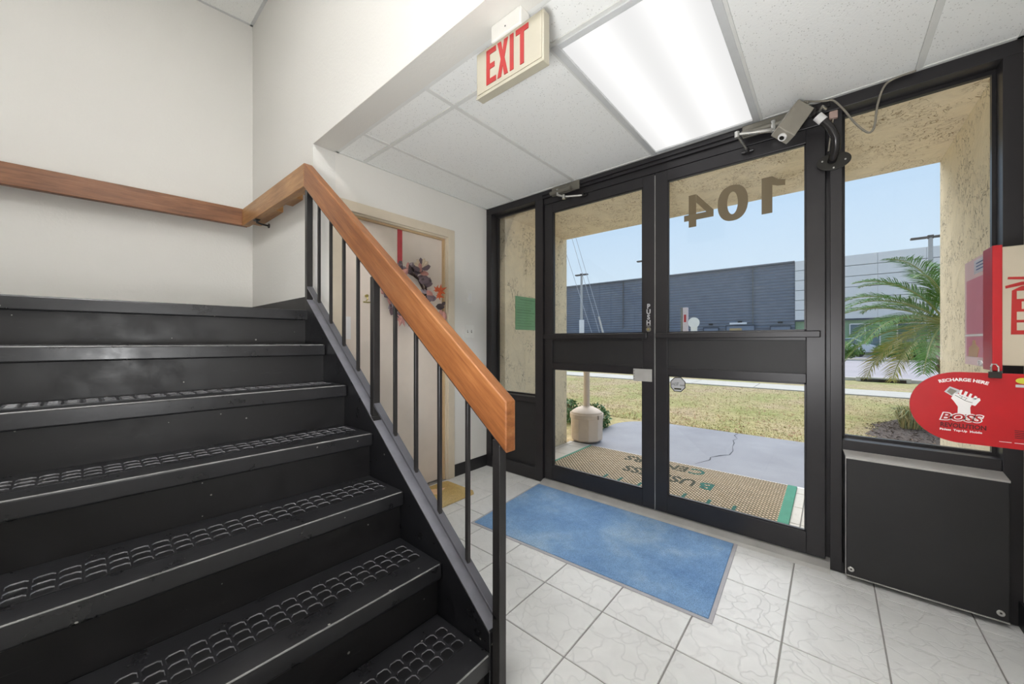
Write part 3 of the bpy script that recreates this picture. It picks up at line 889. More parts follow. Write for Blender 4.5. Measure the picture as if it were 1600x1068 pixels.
MB().box((2.4605, -0.556, 0.026), (2.470, -0.060, 0.0305)).build('bottom_edge_trim', M['alu'], pv)
MB().box((2.4605, -0.0595, 0.030), (2.480, -0.0575, 0.606)).build('side_edge_trim', M['alu'], pv)
for y in (-0.078, -0.532):
    m_ = MB().disc((2.462, y, 0.062), (-1, 0, 0), 0.0125, 0.004, 20)
    s_ = m_.build('screw', M['chrome'], pv, bevel=0.0015)
    MB().disc((2.459, y, 0.062), (-1, 0, 0), 0.004, 0.0012, 8).build('screw_socket', M['iron'], s_)

def leaf(name, y0, y1, lock_side):
    """aluminium door leaf between y0 (right) and y1 (left)"""
    X0, X1 = XS + 0.018, XS + 0.062
    zt, zb = 2.312, 0.036
    st = 0.080
    d = B((X0, y0, zb), (X1, y0 + st, zt)).build(name, M['frame'], kind='structure', bevel=0.003)
    B((X0, y1 - st, zb), (X1, y1, zt)).build('stile', M['frame'], d, bevel=0.003)
    B((X0, y0 + st, 2.240), (X1, y1 - st, zt)).build('top_rail', M['frame'], d, bevel=0.002)
    B((X0, y0 + st, zb), (X1, y1 - st, 0.152)).build('bottom_rail', M['frame'], d, bevel=0.002)
    B((X0, y0 + st, 0.950), (X1, y1 - st, 1.000)).build('middle_rail', M['frame'], d, bevel=0.002)
    B((X0 + 0.012, y0 + st, 1.000), (X1 - 0.01, y1 - st, 1.205)).build('middle_panel', M['frame_panel'], d)
    B((X0, y0 + st, 1.180), (X1, y1 - st, 1.232)).build('middle_rail', M['frame'], d, bevel=0.002)
    gx = X0 + 0.024
    for za, zc in ((0.152, 0.950), (1.232, 2.240)):
        B((gx - 0.003, y0 + st - 0.004, za - 0.004), (gx + 0.003, y1 - st + 0.004, zc + 0.004)).build('glass_pane', M['glass'], d)
        m_ = MB().box((X0 + 0.006, y0 + st, za), (X0 + 0.02, y0 + st + 0.008, zc)).box((X0 + 0.006, y1 - st - 0.008, za), (X0 + 0.02, y1 - st, zc))
        m_.box((X0 + 0.006, y0 + st, za), (X0 + 0.02, y1 - st, za + 0.008)).box((X0 + 0.006, y0 + st, zc - 0.008), (X0 + 0.02, y1 - st, zc))
        m_.build('glazing_bead', M['frame'], d)
    pb = B((X0 - 0.034, y0 + 0.02 + (0.0 if lock_side == 'L' else 0.022), 1.196), (X0 - 0.010, y1 - 0.01, 1.231)).build('push_bar', M['frame'], d, bevel=0.004)
    for yy in (y0 + 0.055, y1 - 0.05):
        B((X0 - 0.012, yy - 0.012, 1.199), (X0 + 0.002, yy + 0.012, 1.228)).build('bar_mount', M['frame'], pb)
    return d
d1 = leaf('door_1', 0.906, 1.818, 'R')
d2 = leaf('door_2', 0.018, 0.900, 'L')
B((XS + 0.024, 0.9005, 0.04), (XS + 0.058, 0.9055, 2.30)).build('weather_strip', M['alu'], d1)
# lever lock parts on door_1
FX = XS + 0.018
m_ = MB().disc((FX, 0.944, 1.207 + 0.05), (-1, 0, 0), 0.0165, 0.008, 22)
cy_ = m_.build('lock_cylinder', M['alu_dull'], d1, bevel=0.002)
MB().disc((FX - 0.008, 0.944, 1.257), (-1, 0, 0), 0.007, 0.002, 14).build('keyhole_disc', M['brass'], cy_)
for i, ch in enumerate('PUSH'):
    text(ch, 0.044, M['grey_print'], (FX - 0.0005, 0.945, 1.400 - i * 0.0372), (0, -1, 0), (0, 0, 1), d1, 'push_letter', 0.0006, 0.0018, align='CENTER', sx=0.95)
B((FX - 0.001, 0.930, 1.279), (FX, 0.960, 1.282)).build('push_underline', M['grey_print'], d1)
lg = B((FX - 0.014, 0.918, 0.900), (FX - 0.004, 1.048, 0.985)).build('latch_guard', M['alu'], d1, bevel=0.003)
B((FX - 0.004, 0.93, 0.91), (FX, 1.03, 0.975)).build('guard_base', M['frame'], lg)
for k in range(4):
    MB().disc((FX - 0.0145, 1.040, 0.913 + k * 0.019), (-1, 0, 0), 0.003, 0.002, 8).build('guard_screw', M['iron'], lg)
# octagonal sticker on the lower pane of door_2
stk = thing('security_sticker', (XS + 0.036, 0.760, 0.895), 'grey octagonal security sticker on lower glass of the right door', 'sticker')
oc = [(0.806, 0.912), (0.779, 0.939), (0.740, 0.941), (0.713, 0.912), (0.713, 0.872), (0.740, 0.844), (0.782, 0.844), (0.806, 0.872)]
GX_ = XS + 0.018 + 0.021
MB().prism(oc, 'X', GX_ - 0.0012, GX_ - 0.0002).build('sticker_border', M['padlock'], stk)
cx_ = 0.7595; cz_ = 0.892
MB().prism([(cx_ + (y - cx_) * 0.9, cz_ + (z - cz_) * 0.9) for y, z in oc], 'X', GX_ - 0.0018, GX_ - 0.001).build('sticker_face', M['grey_print'], stk)
m_ = MB()
for pts in ([(0.798, 0.885), (0.790, 0.902), (0.782, 0.885)], [(0.796, 0.891), (0.784, 0.891)], [(0.778, 0.884), (0.778, 0.903), (0.768, 0.899), (0.766, 0.889), (0.774, 0.884)], [(0.760, 0.904), (0.760, 0.884)], [(0.766, 0.903), (0.752, 0.903)]):
    m_.tube([(GX_ - 0.0018, y, z) for y, z in pts], 0.0012, 5)
m_.box((GX_ - 0.0024, 0.716, 0.890), (GX_ - 0.0016, 0.748, 0.892)).box((GX_ - 0.0024, 0.716, 0.884), (GX_ - 0.0016, 0.748, 0.886))
m_.box((GX_ - 0.0024, 0.738, 0.858), (GX_ - 0.0016, 0.782, 0.868))
m_.build('sticker_print', M['mattext'], stk)
# 104 on the glass of door_2, readable from outside, so mirrored from here
num = thing('address_numerals', (GX_, 0.45, 1.85), 'large olive vinyl numerals 104 on the glass of the right door', 'numerals')
def num_poly(outer, hole=None):
    m2 = MB()
    X1_ = GX_ - 0.0002; X0_ = GX_ - 0.0008
    if hole is None:
        m2.prism(outer, 'X', X0_, X1_)
    else:
        n_ = len(outer); vs = []
        for X_ in (X0_, X1_):
            vs += [(X_, y, z) for y, z in outer] + [(X_, y, z) for y, z in hole]
        fs = []
        for i in range(n_):
            j = (i + 1) % n_
            fs += [(i, j, n_ + j, n_ + i), (2 * n_ + i, 3 * n_ + i, 3 * n_ + j, 2 * n_ + j), (i, 2 * n_ + i, 2 * n_ + j, j), (n_ + i, n_ + j, 3 * n_ + j, 3 * n_ + i)]
        m2.add(vs, fs)
    return m2.build('numeral', M['vinyl_num'], num)
num_poly([(0.300, 1.905), (0.249, 1.905), (0.249, 2.062), (0.225, 2.052), (0.190, 2.046), (0.190, 2.078), (0.222, 2.088), (0.250, 2.112), (0.300, 2.112)])
o_ = [(0.4465 + 0.080 * math.copysign(abs(math.cos(a)) ** 0.85, math.cos(a)), 2.008 + 0.107 * math.copysign(abs(math.sin(a)) ** 0.9, math.sin(a))) for a in [2 * math.pi * k / 32 for k in range(32)]]
h_ = [(0.4465 + 0.028 * math.cos(a), 2.008 + 0.068 * math.sin(a)) for a in [2 * math.pi * k / 32 for k in range(32)]]
num_poly(o_, h_)
o4 = [(0.721, 1.950), (0.693, 1.950), (0.693, 1.907), (0.648, 1.907), (0.648, 1.950), (0.549, 1.950), (0.549, 1.993), (0.650, 2.112), (0.693, 2.112), (0.693, 1.988), (0.721, 1.988)]
num_poly([(0.721, 1.950), (0.693, 1.950), (0.693, 1.907), (0.648, 1.907), (0.648, 1.950), (0.549, 1.950), (0.549, 1.988), (0.721, 1.988)])
num_poly([(0.693, 1.9882), (0.6485, 1.9882), (0.6485, 2.060), (0.650, 2.112), (0.693, 2.112)])
num_poly([(0.6483, 2.060), (0.590, 1.9882), (0.549, 1.9882), (0.549, 1.993), (0.648, 2.112)])

# door closers
def closer(y0, y1, sp, el, en, label):
    t = thing('door_closer', (XS - 0.02, (y0 + y1) / 2, 2.35), label, 'door closer', 'door closers over the glass doors')
    B((XS - 0.030, y0, 2.345), (XS - 0.014, y1, 2.412)).build('mounting_plate', M['alu_dull'], t, bevel=0.002)
    MB().tube([(XS - 0.050, y0 + 0.06, 2.360), (XS - 0.050, y1, 2.360)], 0.0155, 14).build('closer_body', M['alu_dull'], t)
    MB().tube([(sp[0], sp[1], 2.378), sp, (sp[0], sp[1], sp[2] - 0.012)], 0.012, 10).build('spindle', M['chrome'], t)
    MB().tube([sp, el], [0.0125, 0.007], 8).tube([(el[0], el[1], el[2] - 0.018), (el[0], el[1], el[2] + 0.014)], 0.013, 10).build('closer_arm', M['chrome'], t)
    MB().tube([el, en], 0.0075, 8).build('link_rod', M['chrome'], t)
    MB().tube([(en[0], en[1] + 0.03, en[2] - 0.002), (en[0], en[1] - 0.03, en[2] - 0.002)], 0.009, 8).tube([(en[0] - 0.01, en[1], en[2] + 0.012), (en[0] - 0.01, en[1], en[2] - 0.014)], 0.010, 8).build('link_shoe', M['iron'], t)
    return t
closer(1.46, 1.71, (2.475, 1.640, 2.335), (2.440, 1.560, 2.290), (2.536, 1.440, 2.300), 'grey door closer above the left glass door')
closer(0.10, 0.385, (2.470, 0.235, 2.328), (2.415, 0.398, 2.338), (2.532, 0.364, 2.280), 'grey door closer with jointed arm above the right glass door')

# ------------------------------------------------------------------ camera on bent arm, cable
sc_t = thing('security_camera', (XS, -0.02, 2.12), 'grey box security camera on a bent arm above the right door', 'camera')
back = Vector((2.395, 0.108, 2.358)); front = Vector((2.278, 0.180, 2.196))
ax = (front - back).normalized(); c_ = (back + front) / 2
rv_ = Vector((0.65, -0.76, 0.0)); side = (rv_ - ax * rv_.dot(ax)).normalized(); upv = side.cross(ax).normalized()
MB().obox(c_, ax * ((front - back).length / 2), side * 0.044, upv * 0.030).build('camera_body', M['cambox'], sc_t, bevel=0.004)
m_ = MB().disc(front + upv * 0.002 + side * 0.004, ax, 0.019, 0.012, 20)
ln_ = m_.build('lens_ring', M['white'], sc_t, bevel=0.002)
MB().disc(front + ax * 0.0122 + upv * 0.002 + side * 0.004, ax, 0.011, 0.001, 16).build('lens_glass', M['padlock'], ln_)
pth = [(XS - 0.004, -0.006, 2.098), (2.500, -0.014, 2.118), (2.480, -0.022, 2.146), (2.460, -0.022, 2.190), (2.450, -0.002, 2.241), (2.440, 0.030, 2.290), (2.430, 0.058, 2.324)]
arm_m = plain('black_satin_arm', srgb(58, 56, 56), 0.25, metal=0.5, var=0.05, bstr=0)
MB().tube(pth, 0.0185, 14).build('bent_arm', arm_m, sc_t, smooth=True)
MB().tube([(2.4415, 0.026, 2.283), (2.4335, 0.049, 2.313)], 0.0215, 14).build('arm_collar', M['white'], sc_t)
MB().tube([pth[-1], (2.40, 0.095, 2.352)], 0.012, 8).disc((2.405, 0.07, 2.325), (-1, 0.2, 0.2), 0.020, 0.016, 12).build('swivel_joint', M['iron'], sc_t)
MB().tube([(2.395, 0.038, 2.318), (2.375, 0.028, 2.326), (2.41, 0.016, 2.326)], 0.007, 6).build('wing_nut', M['chrome'], sc_t)
MB().disc((XS + 0.001, -0.014, 2.098), (-1, 0, 0), 0.068, 0.008, 32, 0.044).build('wall_plate', M['padlock'], sc_t, bevel=0.001)
for dy, dz in ((0.045, 0.010), (-0.045, -0.004), (0.0, -0.034)):
    MB().disc((XS - 0.007, -0.014 + dy, 2.098 + dz), (-1, 0, 0), 0.004, 0.003, 8).build('plate_screw', M['alu'], sc_t)
cb = [(2.41, 0.085, 2.385), (2.44, 0.10, 2.412), (2.48, 0.06, 2.414), (2.50, 0.018, 2.409), (2.505, -0.012, 2.402), (2.505, -0.051, 2.341), (2.505, -0.091, 2.261), (2.505, -0.126, 2.207), (2.505, -0.149, 2.19), (2.505, -0.164, 2.219), (2.505, -0.173, 2.308), (2.505, -0.193, 2.385), (2.505, -0.225, 2.412), (2.505, -0.30, 2.418)]
def smooth_path(P_, n=5):
    P_ = [Vector(p) for p in P_]; out = []
    for i in range(len(P_) - 1):
        p0 = P_[max(i - 1, 0)]; p1 = P_[i]; p2 = P_[i + 1]; p3 = P_[min(i + 2, len(P_) - 1)]
        for k in range(n):
            t = k / n
            out.append(0.5 * ((2 * p1) + (p2 - p0) * t + (2 * p0 - 5 * p1 + 4 * p2 - p3) * t * t + (3 * p1 - p0 - 3 * p2 + p3) * t ** 3))
    return out + [P_[-1]]
tag(MB().tube(smooth_path(cb), 0.0048, 8).build('camera_cable', M['cable'], smooth=True), 'thin grey cable looping down beside the camera and across the frame', 'cable')
ps = thing('plug_socket', (XS, -0.015, 2.33), 'small pinkish surface plug on the mullion above the camera arm', 'plug')
B((XS - 0.022, -0.030, 2.312), (XS, 0.004, 2.350)).build('plug_body', plain('pinkish_plug', srgb(176, 150, 140), 0.6), ps, bevel=0.004)
MB().tube([(XS - 0.012, -0.012, 2.312), (XS - 0.014, -0.006, 2.27), (XS - 0.02, 0.0, 2.21), (XS - 0.02, 0.006, 2.15)], 0.0035, 6).build('plug_lead', M['cable'], ps)

# ------------------------------------------------------------------ exit sign
ex = thing('exit_sign', (1.075, 0.935, CZ), 'cream EXIT sign with red letters hanging from the ceiling edge', 'exit sign')
EX0, EX1 = 1.070, 1.108
B((EX0, 0.768, 2.168), (EX1, 1.107, 2.352)).build('housing', M['exit'], ex, bevel=0.004)
B((EX0 - 0.004, 0.770, 2.164), (EX0, 1.105, 2.176)).build('lower_lip', M['exit'], ex, bevel=0.001)
B((EX0 - 0.003, 0.775, 2.180), (EX0, 1.100, 2.346)).build('face_plate', M['exit'], ex, bevel=0.001)
B((EX0 - 0.006, 0.868, 2.352), (EX1 + 0.012, 1.020, CZ - 0.004)).build('mounting_canopy', M['plate'], ex, bevel=0.006)
MB().disc((EX0 - 0.006, 0.944, 2.380), (-1, 0, 0), 0.003, 0.001, 8).build('canopy_screw', M['iron'], ex)
# stroke letters
def stroke(pts, wd, X, th, mat, name, parent):
    m2 = MB()
    for a, b in zip(pts[:-1], pts[1:]):
        a = Vector((X - th / 2, -a[0], a[1])); b = Vector((X - th / 2, -b[0], b[1]))
        d_ = (b - a); L = d_.length; d_.normalize(); s2 = d_.cross(Vector((1, 0, 0))).normalized()
        m2.obox((a + b) / 2, d_ * (L / 2 + (wd / 2 if len(pts) > 2 else 0)), s2 * (wd / 2), Vector((th / 2, 0, 0)))
    return m2.build(name, mat, parent)
zb_, zt_ = 2.198, 2.334
def letter(strokes, name):
    m2 = MB()
    for a, b, wd in strokes:
        a = Vector((EX0 - 0.004, -a[0], a[1])); b = Vector((EX0 - 0.004, -b[0], b[1]))
        d_ = b - a; L = d_.length; d_.normalize(); s2 = d_.cross(Vector((1, 0, 0))).normalized()
        m2.obox((a + b) / 2, d_ * (L / 2), s2 * (wd / 2), Vector((0.0012, 0, 0)))
    return m2.build(name, M['red'], ex)
wd = 0.018
def exit_letter(pts, name):
    MB().prism([(-u_, z_) for u_, z_ in pts], 'X', EX0 - 0.0052, EX0 - 0.0028).build(name, M['red'], ex)
u = -1.046; zm = (zb_ + zt_) / 2
exit_letter([(u, zb_), (u + 0.052, zb_), (u + 0.052, zb_ + 0.020), (u + wd, zb_ + 0.020), (u + wd, zm - 0.010), (u + 0.044, zm - 0.010), (u + 0.044, zm + 0.010), (u + wd, zm + 0.010), (u + wd, zt_ - 0.020), (u + 0.052, zt_ - 0.020), (u + 0.052, zt_), (u, zt_)], 'letter_e')
u = -0.986
exit_letter([(u, zb_), (u + 0.019, zb_), (u + 0.027, zm - 0.026), (u + 0.035, zb_), (u + 0.054, zb_), (u + 0.0365, zm), (u + 0.054, zt_), (u + 0.035, zt_), (u + 0.027, zm + 0.026), (u + 0.019, zt_), (u, zt_), (u + 0.0175, zm)], 'letter_x')
u = -0.922
exit_letter([(u, zb_), (u + wd, zb_), (u + wd, zt_), (u, zt_)], 'letter_i')
u = -0.893
exit_letter([(u + 0.021, zb_), (u + 0.039, zb_), (u + 0.039, zt_ - 0.020), (u + 0.060, zt_ - 0.020), (u + 0.060, zt_), (u, zt_), (u, zt_ - 0.020), (u + 0.021, zt_ - 0.020)], 'letter_t')

# ------------------------------------------------------------------ wreath door in the far wall
d3 = B((1.163, YW + 0.045, 0.008), (2.040, YW + 0.085, 2.046)).build('door_3', M['door'], kind='structure', bevel=0.002)
t3 = B((2.052, YW - 0.016, 0), (2.122, YW + 0.002, 2.128)).build('trim_2', M['casing'], kind='structure', bevel=0.004)
B((1.079, YW - 0.016, 0), (1.149, YW + 0.002, 2.128)).build('casing', M['casing'], t3, bevel=0.004)
B((1.149, YW - 0.016, 2.058), (2.052, YW + 0.002, 2.128)).build('casing', M['casing'], t3, bevel=0.004)
m_ = MB().box((2.041, YW, 0), (2.060, YW + 0.12, 2.060)).box((1.140, YW, 0), (1.161, YW + 0.12, 2.060)).box((1.161, YW, 2.047), (2.041, YW + 0.12, 2.060))
m_.build('jamb', M['casing'], t3)
m_ = MB().box((2.028, YW + 0.020, 0), (2.041, YW + 0.044, 2.047)).box((1.161, YW + 0.020, 0), (1.174, YW + 0.044, 2.047)).box((1.174, YW + 0.020, 2.034), (2.028, YW + 0.044, 2.047))
m_.build('door_stop', M['stop'], t3)
DY = YW + 0.045
m_ = MB().tube([(1.225, DY, 0.97), (1.225, DY - 0.04, 0.97)], 0.012, 12)
kn = MB().tube([(1.225, DY - 0.03, 0.97), (1.225, DY - 0.045, 0.97), (1.225, DY - 0.062, 0.97), (1.225, DY - 0.07, 0.97)], [0.014, 0.026, 0.028, 0.016], 16)
kp = kn.build('door_knob', M['chrome'], d3, smooth=True)
MB().disc((1.225, DY, 0.97), (0, -1, 0), 0.031, 0.008, 20).build('knob_rose', M['chrome'], kp)
B((1.188, DY - 0.004, 1.19), (1.232, DY, 1.345)).build('paper_notice', M['white'], d3)
m_ = MB().tube([(1.345, DY, 1.50), (1.345, DY - 0.02, 1.50)], 0.010, 10).tube([(1.322, DY - 0.008, 1.455), (1.372, DY - 0.008, 1.455)], 0.005, 6)
m_.tube([(1.345, DY - 0.012, 1.50), (1.352, DY - 0.012, 1.475), (1.338, DY - 0.012, 1.462)], 0.004, 6)
m_.build('door_viewer', M['brass'], d3)

# wreath on ribbon
wr = thing('door_wreath', (1.655, DY - 0.05, 1.56), 'autumn leaf wreath hanging from a red ribbon on the cream door', 'wreath')
B((1.598, DY - 0.004, 1.74), (1.640, DY - 0.001, 2.046)).build('ribbon', M['ribbon'], wr)
WC = Vector((1.655, DY - 0.045, 1.56))
m_ = MB()
for k in range(7):
    pts = []
    ph = random.random() * 6.28
    for i in range(37):
        a = 2 * math.pi * i / 36
        rr = 0.158 + 0.016 * math.sin(3 * a + ph)
        pts.append(WC + Vector((rr * math.cos(a), 0.016 * math.cos(5 * a + ph * 2), rr * math.sin(a))))
    m_.tube(pts, 0.0055, 5, caps=False)
m_.build('twig_ring', M['twig'], wr)
def leaf_mesh(kind, mat):
    if kind == 'oval':
        prof = [(0, 0), (0.25, 0.30), (0.55, 0.36), (0.82, 0.2), (1.0, 0)]
        vs = [(0, 0, 0)]; L = [(x, w_, 0) for x, w_ in prof[1:-1]]
        vs = [(0, 0, 0), (0.25, 0, 0.05), (0.55, 0, 0.06), (0.82, 0, 0.03), (1, 0, -0.06),
              (0.25, 0.26, -0.02), (0.55, 0.32, -0.03), (0.82, 0.19, -0.03), (0.25, -0.26, -0.02), (0.55, -0.32, -0.03), (0.82, -0.19, -0.03)]
        fs = [(0, 1, 5), (1, 2, 6, 5), (2, 3, 7, 6), (3, 4, 7), (0, 8, 1), (1, 8, 9, 2), (2, 9, 10, 3), (3, 10, 4)]
    else:  # maple
        pts = []
        for i, (a, r_) in enumerate([(180, 0.18), (150, 0.5), (132, 0.28), (105, 0.72), (80, 0.36), (52, 0.92), (28, 0.45), (0, 1.05), (-28, 0.45), (-52, 0.92), (-80, 0.36), (-105, 0.72), (-132, 0.28), (-150, 0.5)]):
            pts.append((0.45 + 0.55 * r_ * math.cos(R(a)), 0.55 * r_ * math.sin(R(a)), 0.05 * math.sin(i * 2.1)))
        vs = [(0.45, 0, 0.05)] + pts
        fs = [(0, i + 1, (i + 1) % len(pts) + 1) for i in range(len(pts))]
    me = D.meshes.new('leaf'); me.from_pydata(vs, [], fs); me.update(); me.materials.append(mat)
    return me
ov = [leaf_mesh('oval', c) for c in LEAFCOL]
mp = [leaf_mesh('maple', LEAFCOL[3]), leaf_mesh('maple', LEAFCOL[4])]
def put_leaf(me, pos, ang, size, tilt, parent, base_loc):
    o = D.objects.new('leaf', me); COL.objects.link(o); o.parent = parent
    o.location = Vector(pos) - Vector(base_loc)
    # local x along the leaf, local z out from the door (towards -Y)
    ex_ = Vector((math.cos(ang), -tilt, math.sin(ang))).normalized()
    ez = Vector((0, -1, 0)); ez = (ez - ex_ * ez.dot(ex_)).normalized(); ey = ez.cross(ex_)
    o.rotation_euler = Matrix((ex_, ey, ez)).transposed().to_euler()
    o.scale = (size,) * 3
wl_loc = wr.location.copy()
for k in range(64):
    a = random.uniform(0, 6.283)
    rr = random.uniform(0.125, 0.195)
    dirn = a + random.choice([-1, 1]) * random.uniform(0.1, 1.5)
    mtl = random.choice([0, 0, 0, 1, 1, 5, 5, 4])
    put_leaf(ov[mtl], WC + Vector((rr * math.cos(a), random.uniform(-0.04, 0.0), rr * math.sin(a))), dirn, random.uniform(0.06, 0.095), random.uniform(0.0, 0.8), wr, wl_loc)
for k in range(7):      # pale spray at the upper right
    a = R(20 + 28 * k)
    put_leaf(ov[2 if k % 3 else 0], WC + Vector((0.095, -0.045, 0.185)), a, 0.085, 0.35, wr, wl_loc)
for dx, dz, a, s_, mi in [(0.215, 0.00, R(30), 0.115, 0), (0.225, -0.01, R(85), 0.085, 0), (0.21, 0.0, R(-20), 0.09, 0), (-0.07, -0.17, R(-120), 0.13, 1), (-0.02, -0.19, R(-80), 0.11, 1)]:
    put_leaf(mp[mi], WC + Vector((dx, -0.06, dz)), a, s_, 0.3, wr, wl_loc)
for dx, dz, a, s_, c3 in [(0.25, -0.10, 0.0, 0.085, 5), (0.30, -0.12, -1.5, 0.07, 4), (0.335, -0.13, -1.7, 0.10, 4), (0.31, -0.09, 0.8, 0.05, 5), (-0.13, 0.155, 2.2, 0.07, 5)]:
    put_leaf(ov[c3], WC + Vector((dx, -0.03, dz)), a, s_, 0.2, wr, wl_loc)

# light switches
sw = thing('light_switch', (2.305, YW, 1.575), 'single white rocker switch, the upper plate beside the cream door', 'switch', 'light switches beside the cream door')
B((2.272, YW - 0.006, 1.518), (2.335, YW, 1.634)).build('cover_plate', M['plate'], sw, bevel=0.002)
B((2.288, YW - 0.011, 1.548), (2.319, YW - 0.005, 1.604)).build('rocker', M['white'], sw, bevel=0.002)
sw = thing('light_switch', (2.304, YW, 1.27), 'double white toggle switch plate, the lower one beside the cream door', 'switch', 'light switches beside the cream door')
B((2.249, YW - 0.006, 1.206), (2.360, YW, 1.324)).build('cover_plate', M['plate'], sw, bevel=0.002)
for x in (2.281, 2.328):
    B((x - 0.0055, YW - 0.008, 1.253), (x + 0.0055, YW - 0.005, 1.277)).build('toggle_slot', M['alu_dull'], sw)
    B((x - 0.004, YW - 0.018, 1.262), (x + 0.004, YW - 0.006, 1.274)).build('toggle', M['white'], sw, bevel=0.001)

# ------------------------------------------------------------------ mats
bm_ = thing('floor_mat', (2.1, 1.1, 0), 'blue carpet floor mat with grey border inside the glass doors', 'mat')
qd = [(2.478, 1.832), (1.655, 1.767), (1.712, 0.372), (2.480, 0.405)]
MB().prism(qd, 'Z', 0.0005, 0.0045).build('rubber_border', M['matborder'], bm_, bevel=0.0015, seg=1)
cxm = sum(p[0] for p in qd) / 4; cym = sum(p[1] for p in qd) / 4
def inset_q(qd, d):
    return [(cxm + (x - cxm) * (1 - d / abs(x - cxm)), cym + (y - cym) * (1 - d / abs(y - cym))) for x, y in qd]
MB().prism(inset_q(qd, 0.018), 'Z', 0.003, 0.0095).build('carpet_pile', M['bluemat'], bm_, bevel=0.002, seg=1)

cm = thing('coir_doormat', (1.66, 2.27, 0), 'tan coir doormat with a blue and white print before the cream door', 'doormat')
cq = [(1.30, 2.440), (1.30, 2.075), (2.005, 2.085), (2.005, 2.440)]
MB().prism([(1.30, 2.440), (1.30, 2.090), (1.62, 2.075), (1.98, 2.078), (2.01, 2.12), (2.01, 2.42), (1.98, 2.44)], 'Z', 0.0005, 0.014).build('coir_pile', M['coir'], cm, bevel=0.003, seg=1)
pm = [plain('blue_mat_print', srgb(96, 112, 150), 0.95), plain('white_mat_print', srgb(222, 214, 198), 0.95), plain('peach_mat_print', srgb(228, 190, 150), 0.95)]
m_ = MB().prism([(1.60 + 0.10 * math.cos(a) , 2.25 + 0.055 * math.sin(a)) for a in [2 * math.pi * k / 14 for k in range(14)]], 'Z', 0.0138, 0.0150)
m_.build('print_body', pm[0], cm)
MB().prism([(1.68 + 0.055 * math.cos(a), 2.31 + 0.035 * math.sin(a)) for a in [2 * math.pi * k / 12 for k in range(12)]], 'Z', 0.0138, 0.0152).build('print_head', pm[1], cm)
MB().prism([(1.78, 2.26), (1.90, 2.32), (1.80, 2.38), (1.72, 2.33)], 'Z', 0.0138, 0.0150).build('print_flower', pm[2], cm)
MB().prism([(1.52, 2.18), (1.66, 2.16), (1.70, 2.21), (1.58, 2.22)], 'Z', 0.0138, 0.0154).build('print_wing', pm[1], cm)

# ------------------------------------------------------------------ wall machine and red sign on the right wall
kx = 2.05
km = thing('vending_cabinet', (2.09, -0.51, 1.29), 'beige wall cabinet with red emblem and red edge by the right window', 'cabinet')
B((kx, YR + 0.0, 1.093), (kx + 0.09, -0.444, 1.497)).build('cabinet_body', M['beige_box'], km, bevel=0.003)
B((kx - 0.004, -0.446, 1.074), (kx + 0.10, -0.424, 1.504)).build('red_edge', M['signred'], km, bevel=0.002)
IX = kx - 0.0002
# emblem: two slanted bars over a block with square openings
flat_poly([(0.458, 1.393), (0.520, 1.388), (0.520, 1.378), (0.457, 1.385)], IX, 0.0012, M['red'], 'emblem_bar', km)
flat_poly([(0.452, 1.363), (0.485, 1.374), (0.520, 1.376), (0.520, 1.370), (0.453, 1.354)], IX, 0.0012, M['red'], 'emblem_bar', km)
flat_poly([(0.466, 1.346), (0.486, 1.360), (0.560, 1.366), (0.560, 1.198), (0.464, 1.198)], IX, 0.0012, M['red'], 'emblem_block', km)
for u0, u1, z0, z1 in [(0.476, 0.500, 1.317, 1.344), (0.486, 0.512, 1.283, 1.308), (0.476, 0.500, 1.247, 1.274), (0.476, 0.500, 1.212, 1.238)]:
    flat_poly([(u0, z0), (u1, z0), (u1, z1), (u0, z1)], IX - 0.0010, 0.0008, M['beige_box'], 'emblem_opening', km)
# clear holder with pink leaflet running back towards the window
hx0, hx1, hy = 2.055, 2.41, -0.428
ho = thing('leaflet_holder', (2.23, -0.43, 1.28), 'clear holder with a pink printed leaflet on the side of the cabinet', 'leaflet holder')
B((hx0, hy - 0.003, 1.082), (hx1, hy, 1.497)).build('leaflet', M['pinkfilm'], ho)
B((hx0 + 0.03, hy, 1.205), (hx1 - 0.03, hy + 0.001, 1.42)).build('number_table', M['pinkdark'], ho)
B((hx0 + 0.02, hy, 1.435), (hx0 + 0.22, hy + 0.0012, 1.487)).build('white_label', M['label_film'], ho)
for k in range(3):
    B((hx0 + 0.05, hy + 0.0012, 1.447 + k * 0.012), (hx0 + 0.19, hy + 0.0018, 1.451 + k * 0.012)).build('label_line', pm[0], ho)
B((hx0 + 0.01, hy, 1.196), (hx1 - 0.01, hy + 0.0012, 1.202)).build('white_rule', M['white'], ho)
B((hx0 + 0.03, hy, 1.115), (hx1 - 0.03, hy + 0.001, 1.193)).build('picture_ground', M['pinkdark'], ho)
m_ = MB().prism([(hx1 - 0.18, 1.115), (hx1 - 0.20, 1.150), (hx1 - 0.155, 1.165), (hx1 - 0.15, 1.180), (hx1 - 0.12, 1.180), (hx1 - 0.115, 1.162), (hx1 - 0.07, 1.150), (hx1 - 0.06, 1.115)], 'Y', hy + 0.001, hy + 0.0018)
m_.build('picture_figure', M['skin_print'], ho)
MB().disc((2.20, hy, 1.095), (0, 1, 0), 0.030, 0.0015, 18, 0.010).build('white_emblem', M['white'], ho)
text('$', 0.02, M['darkred'], (2.215, hy + 0.0016, 1.088), (-1, 0, 0), (0, 0, 1), ho, 'currency_mark', 0.0003)

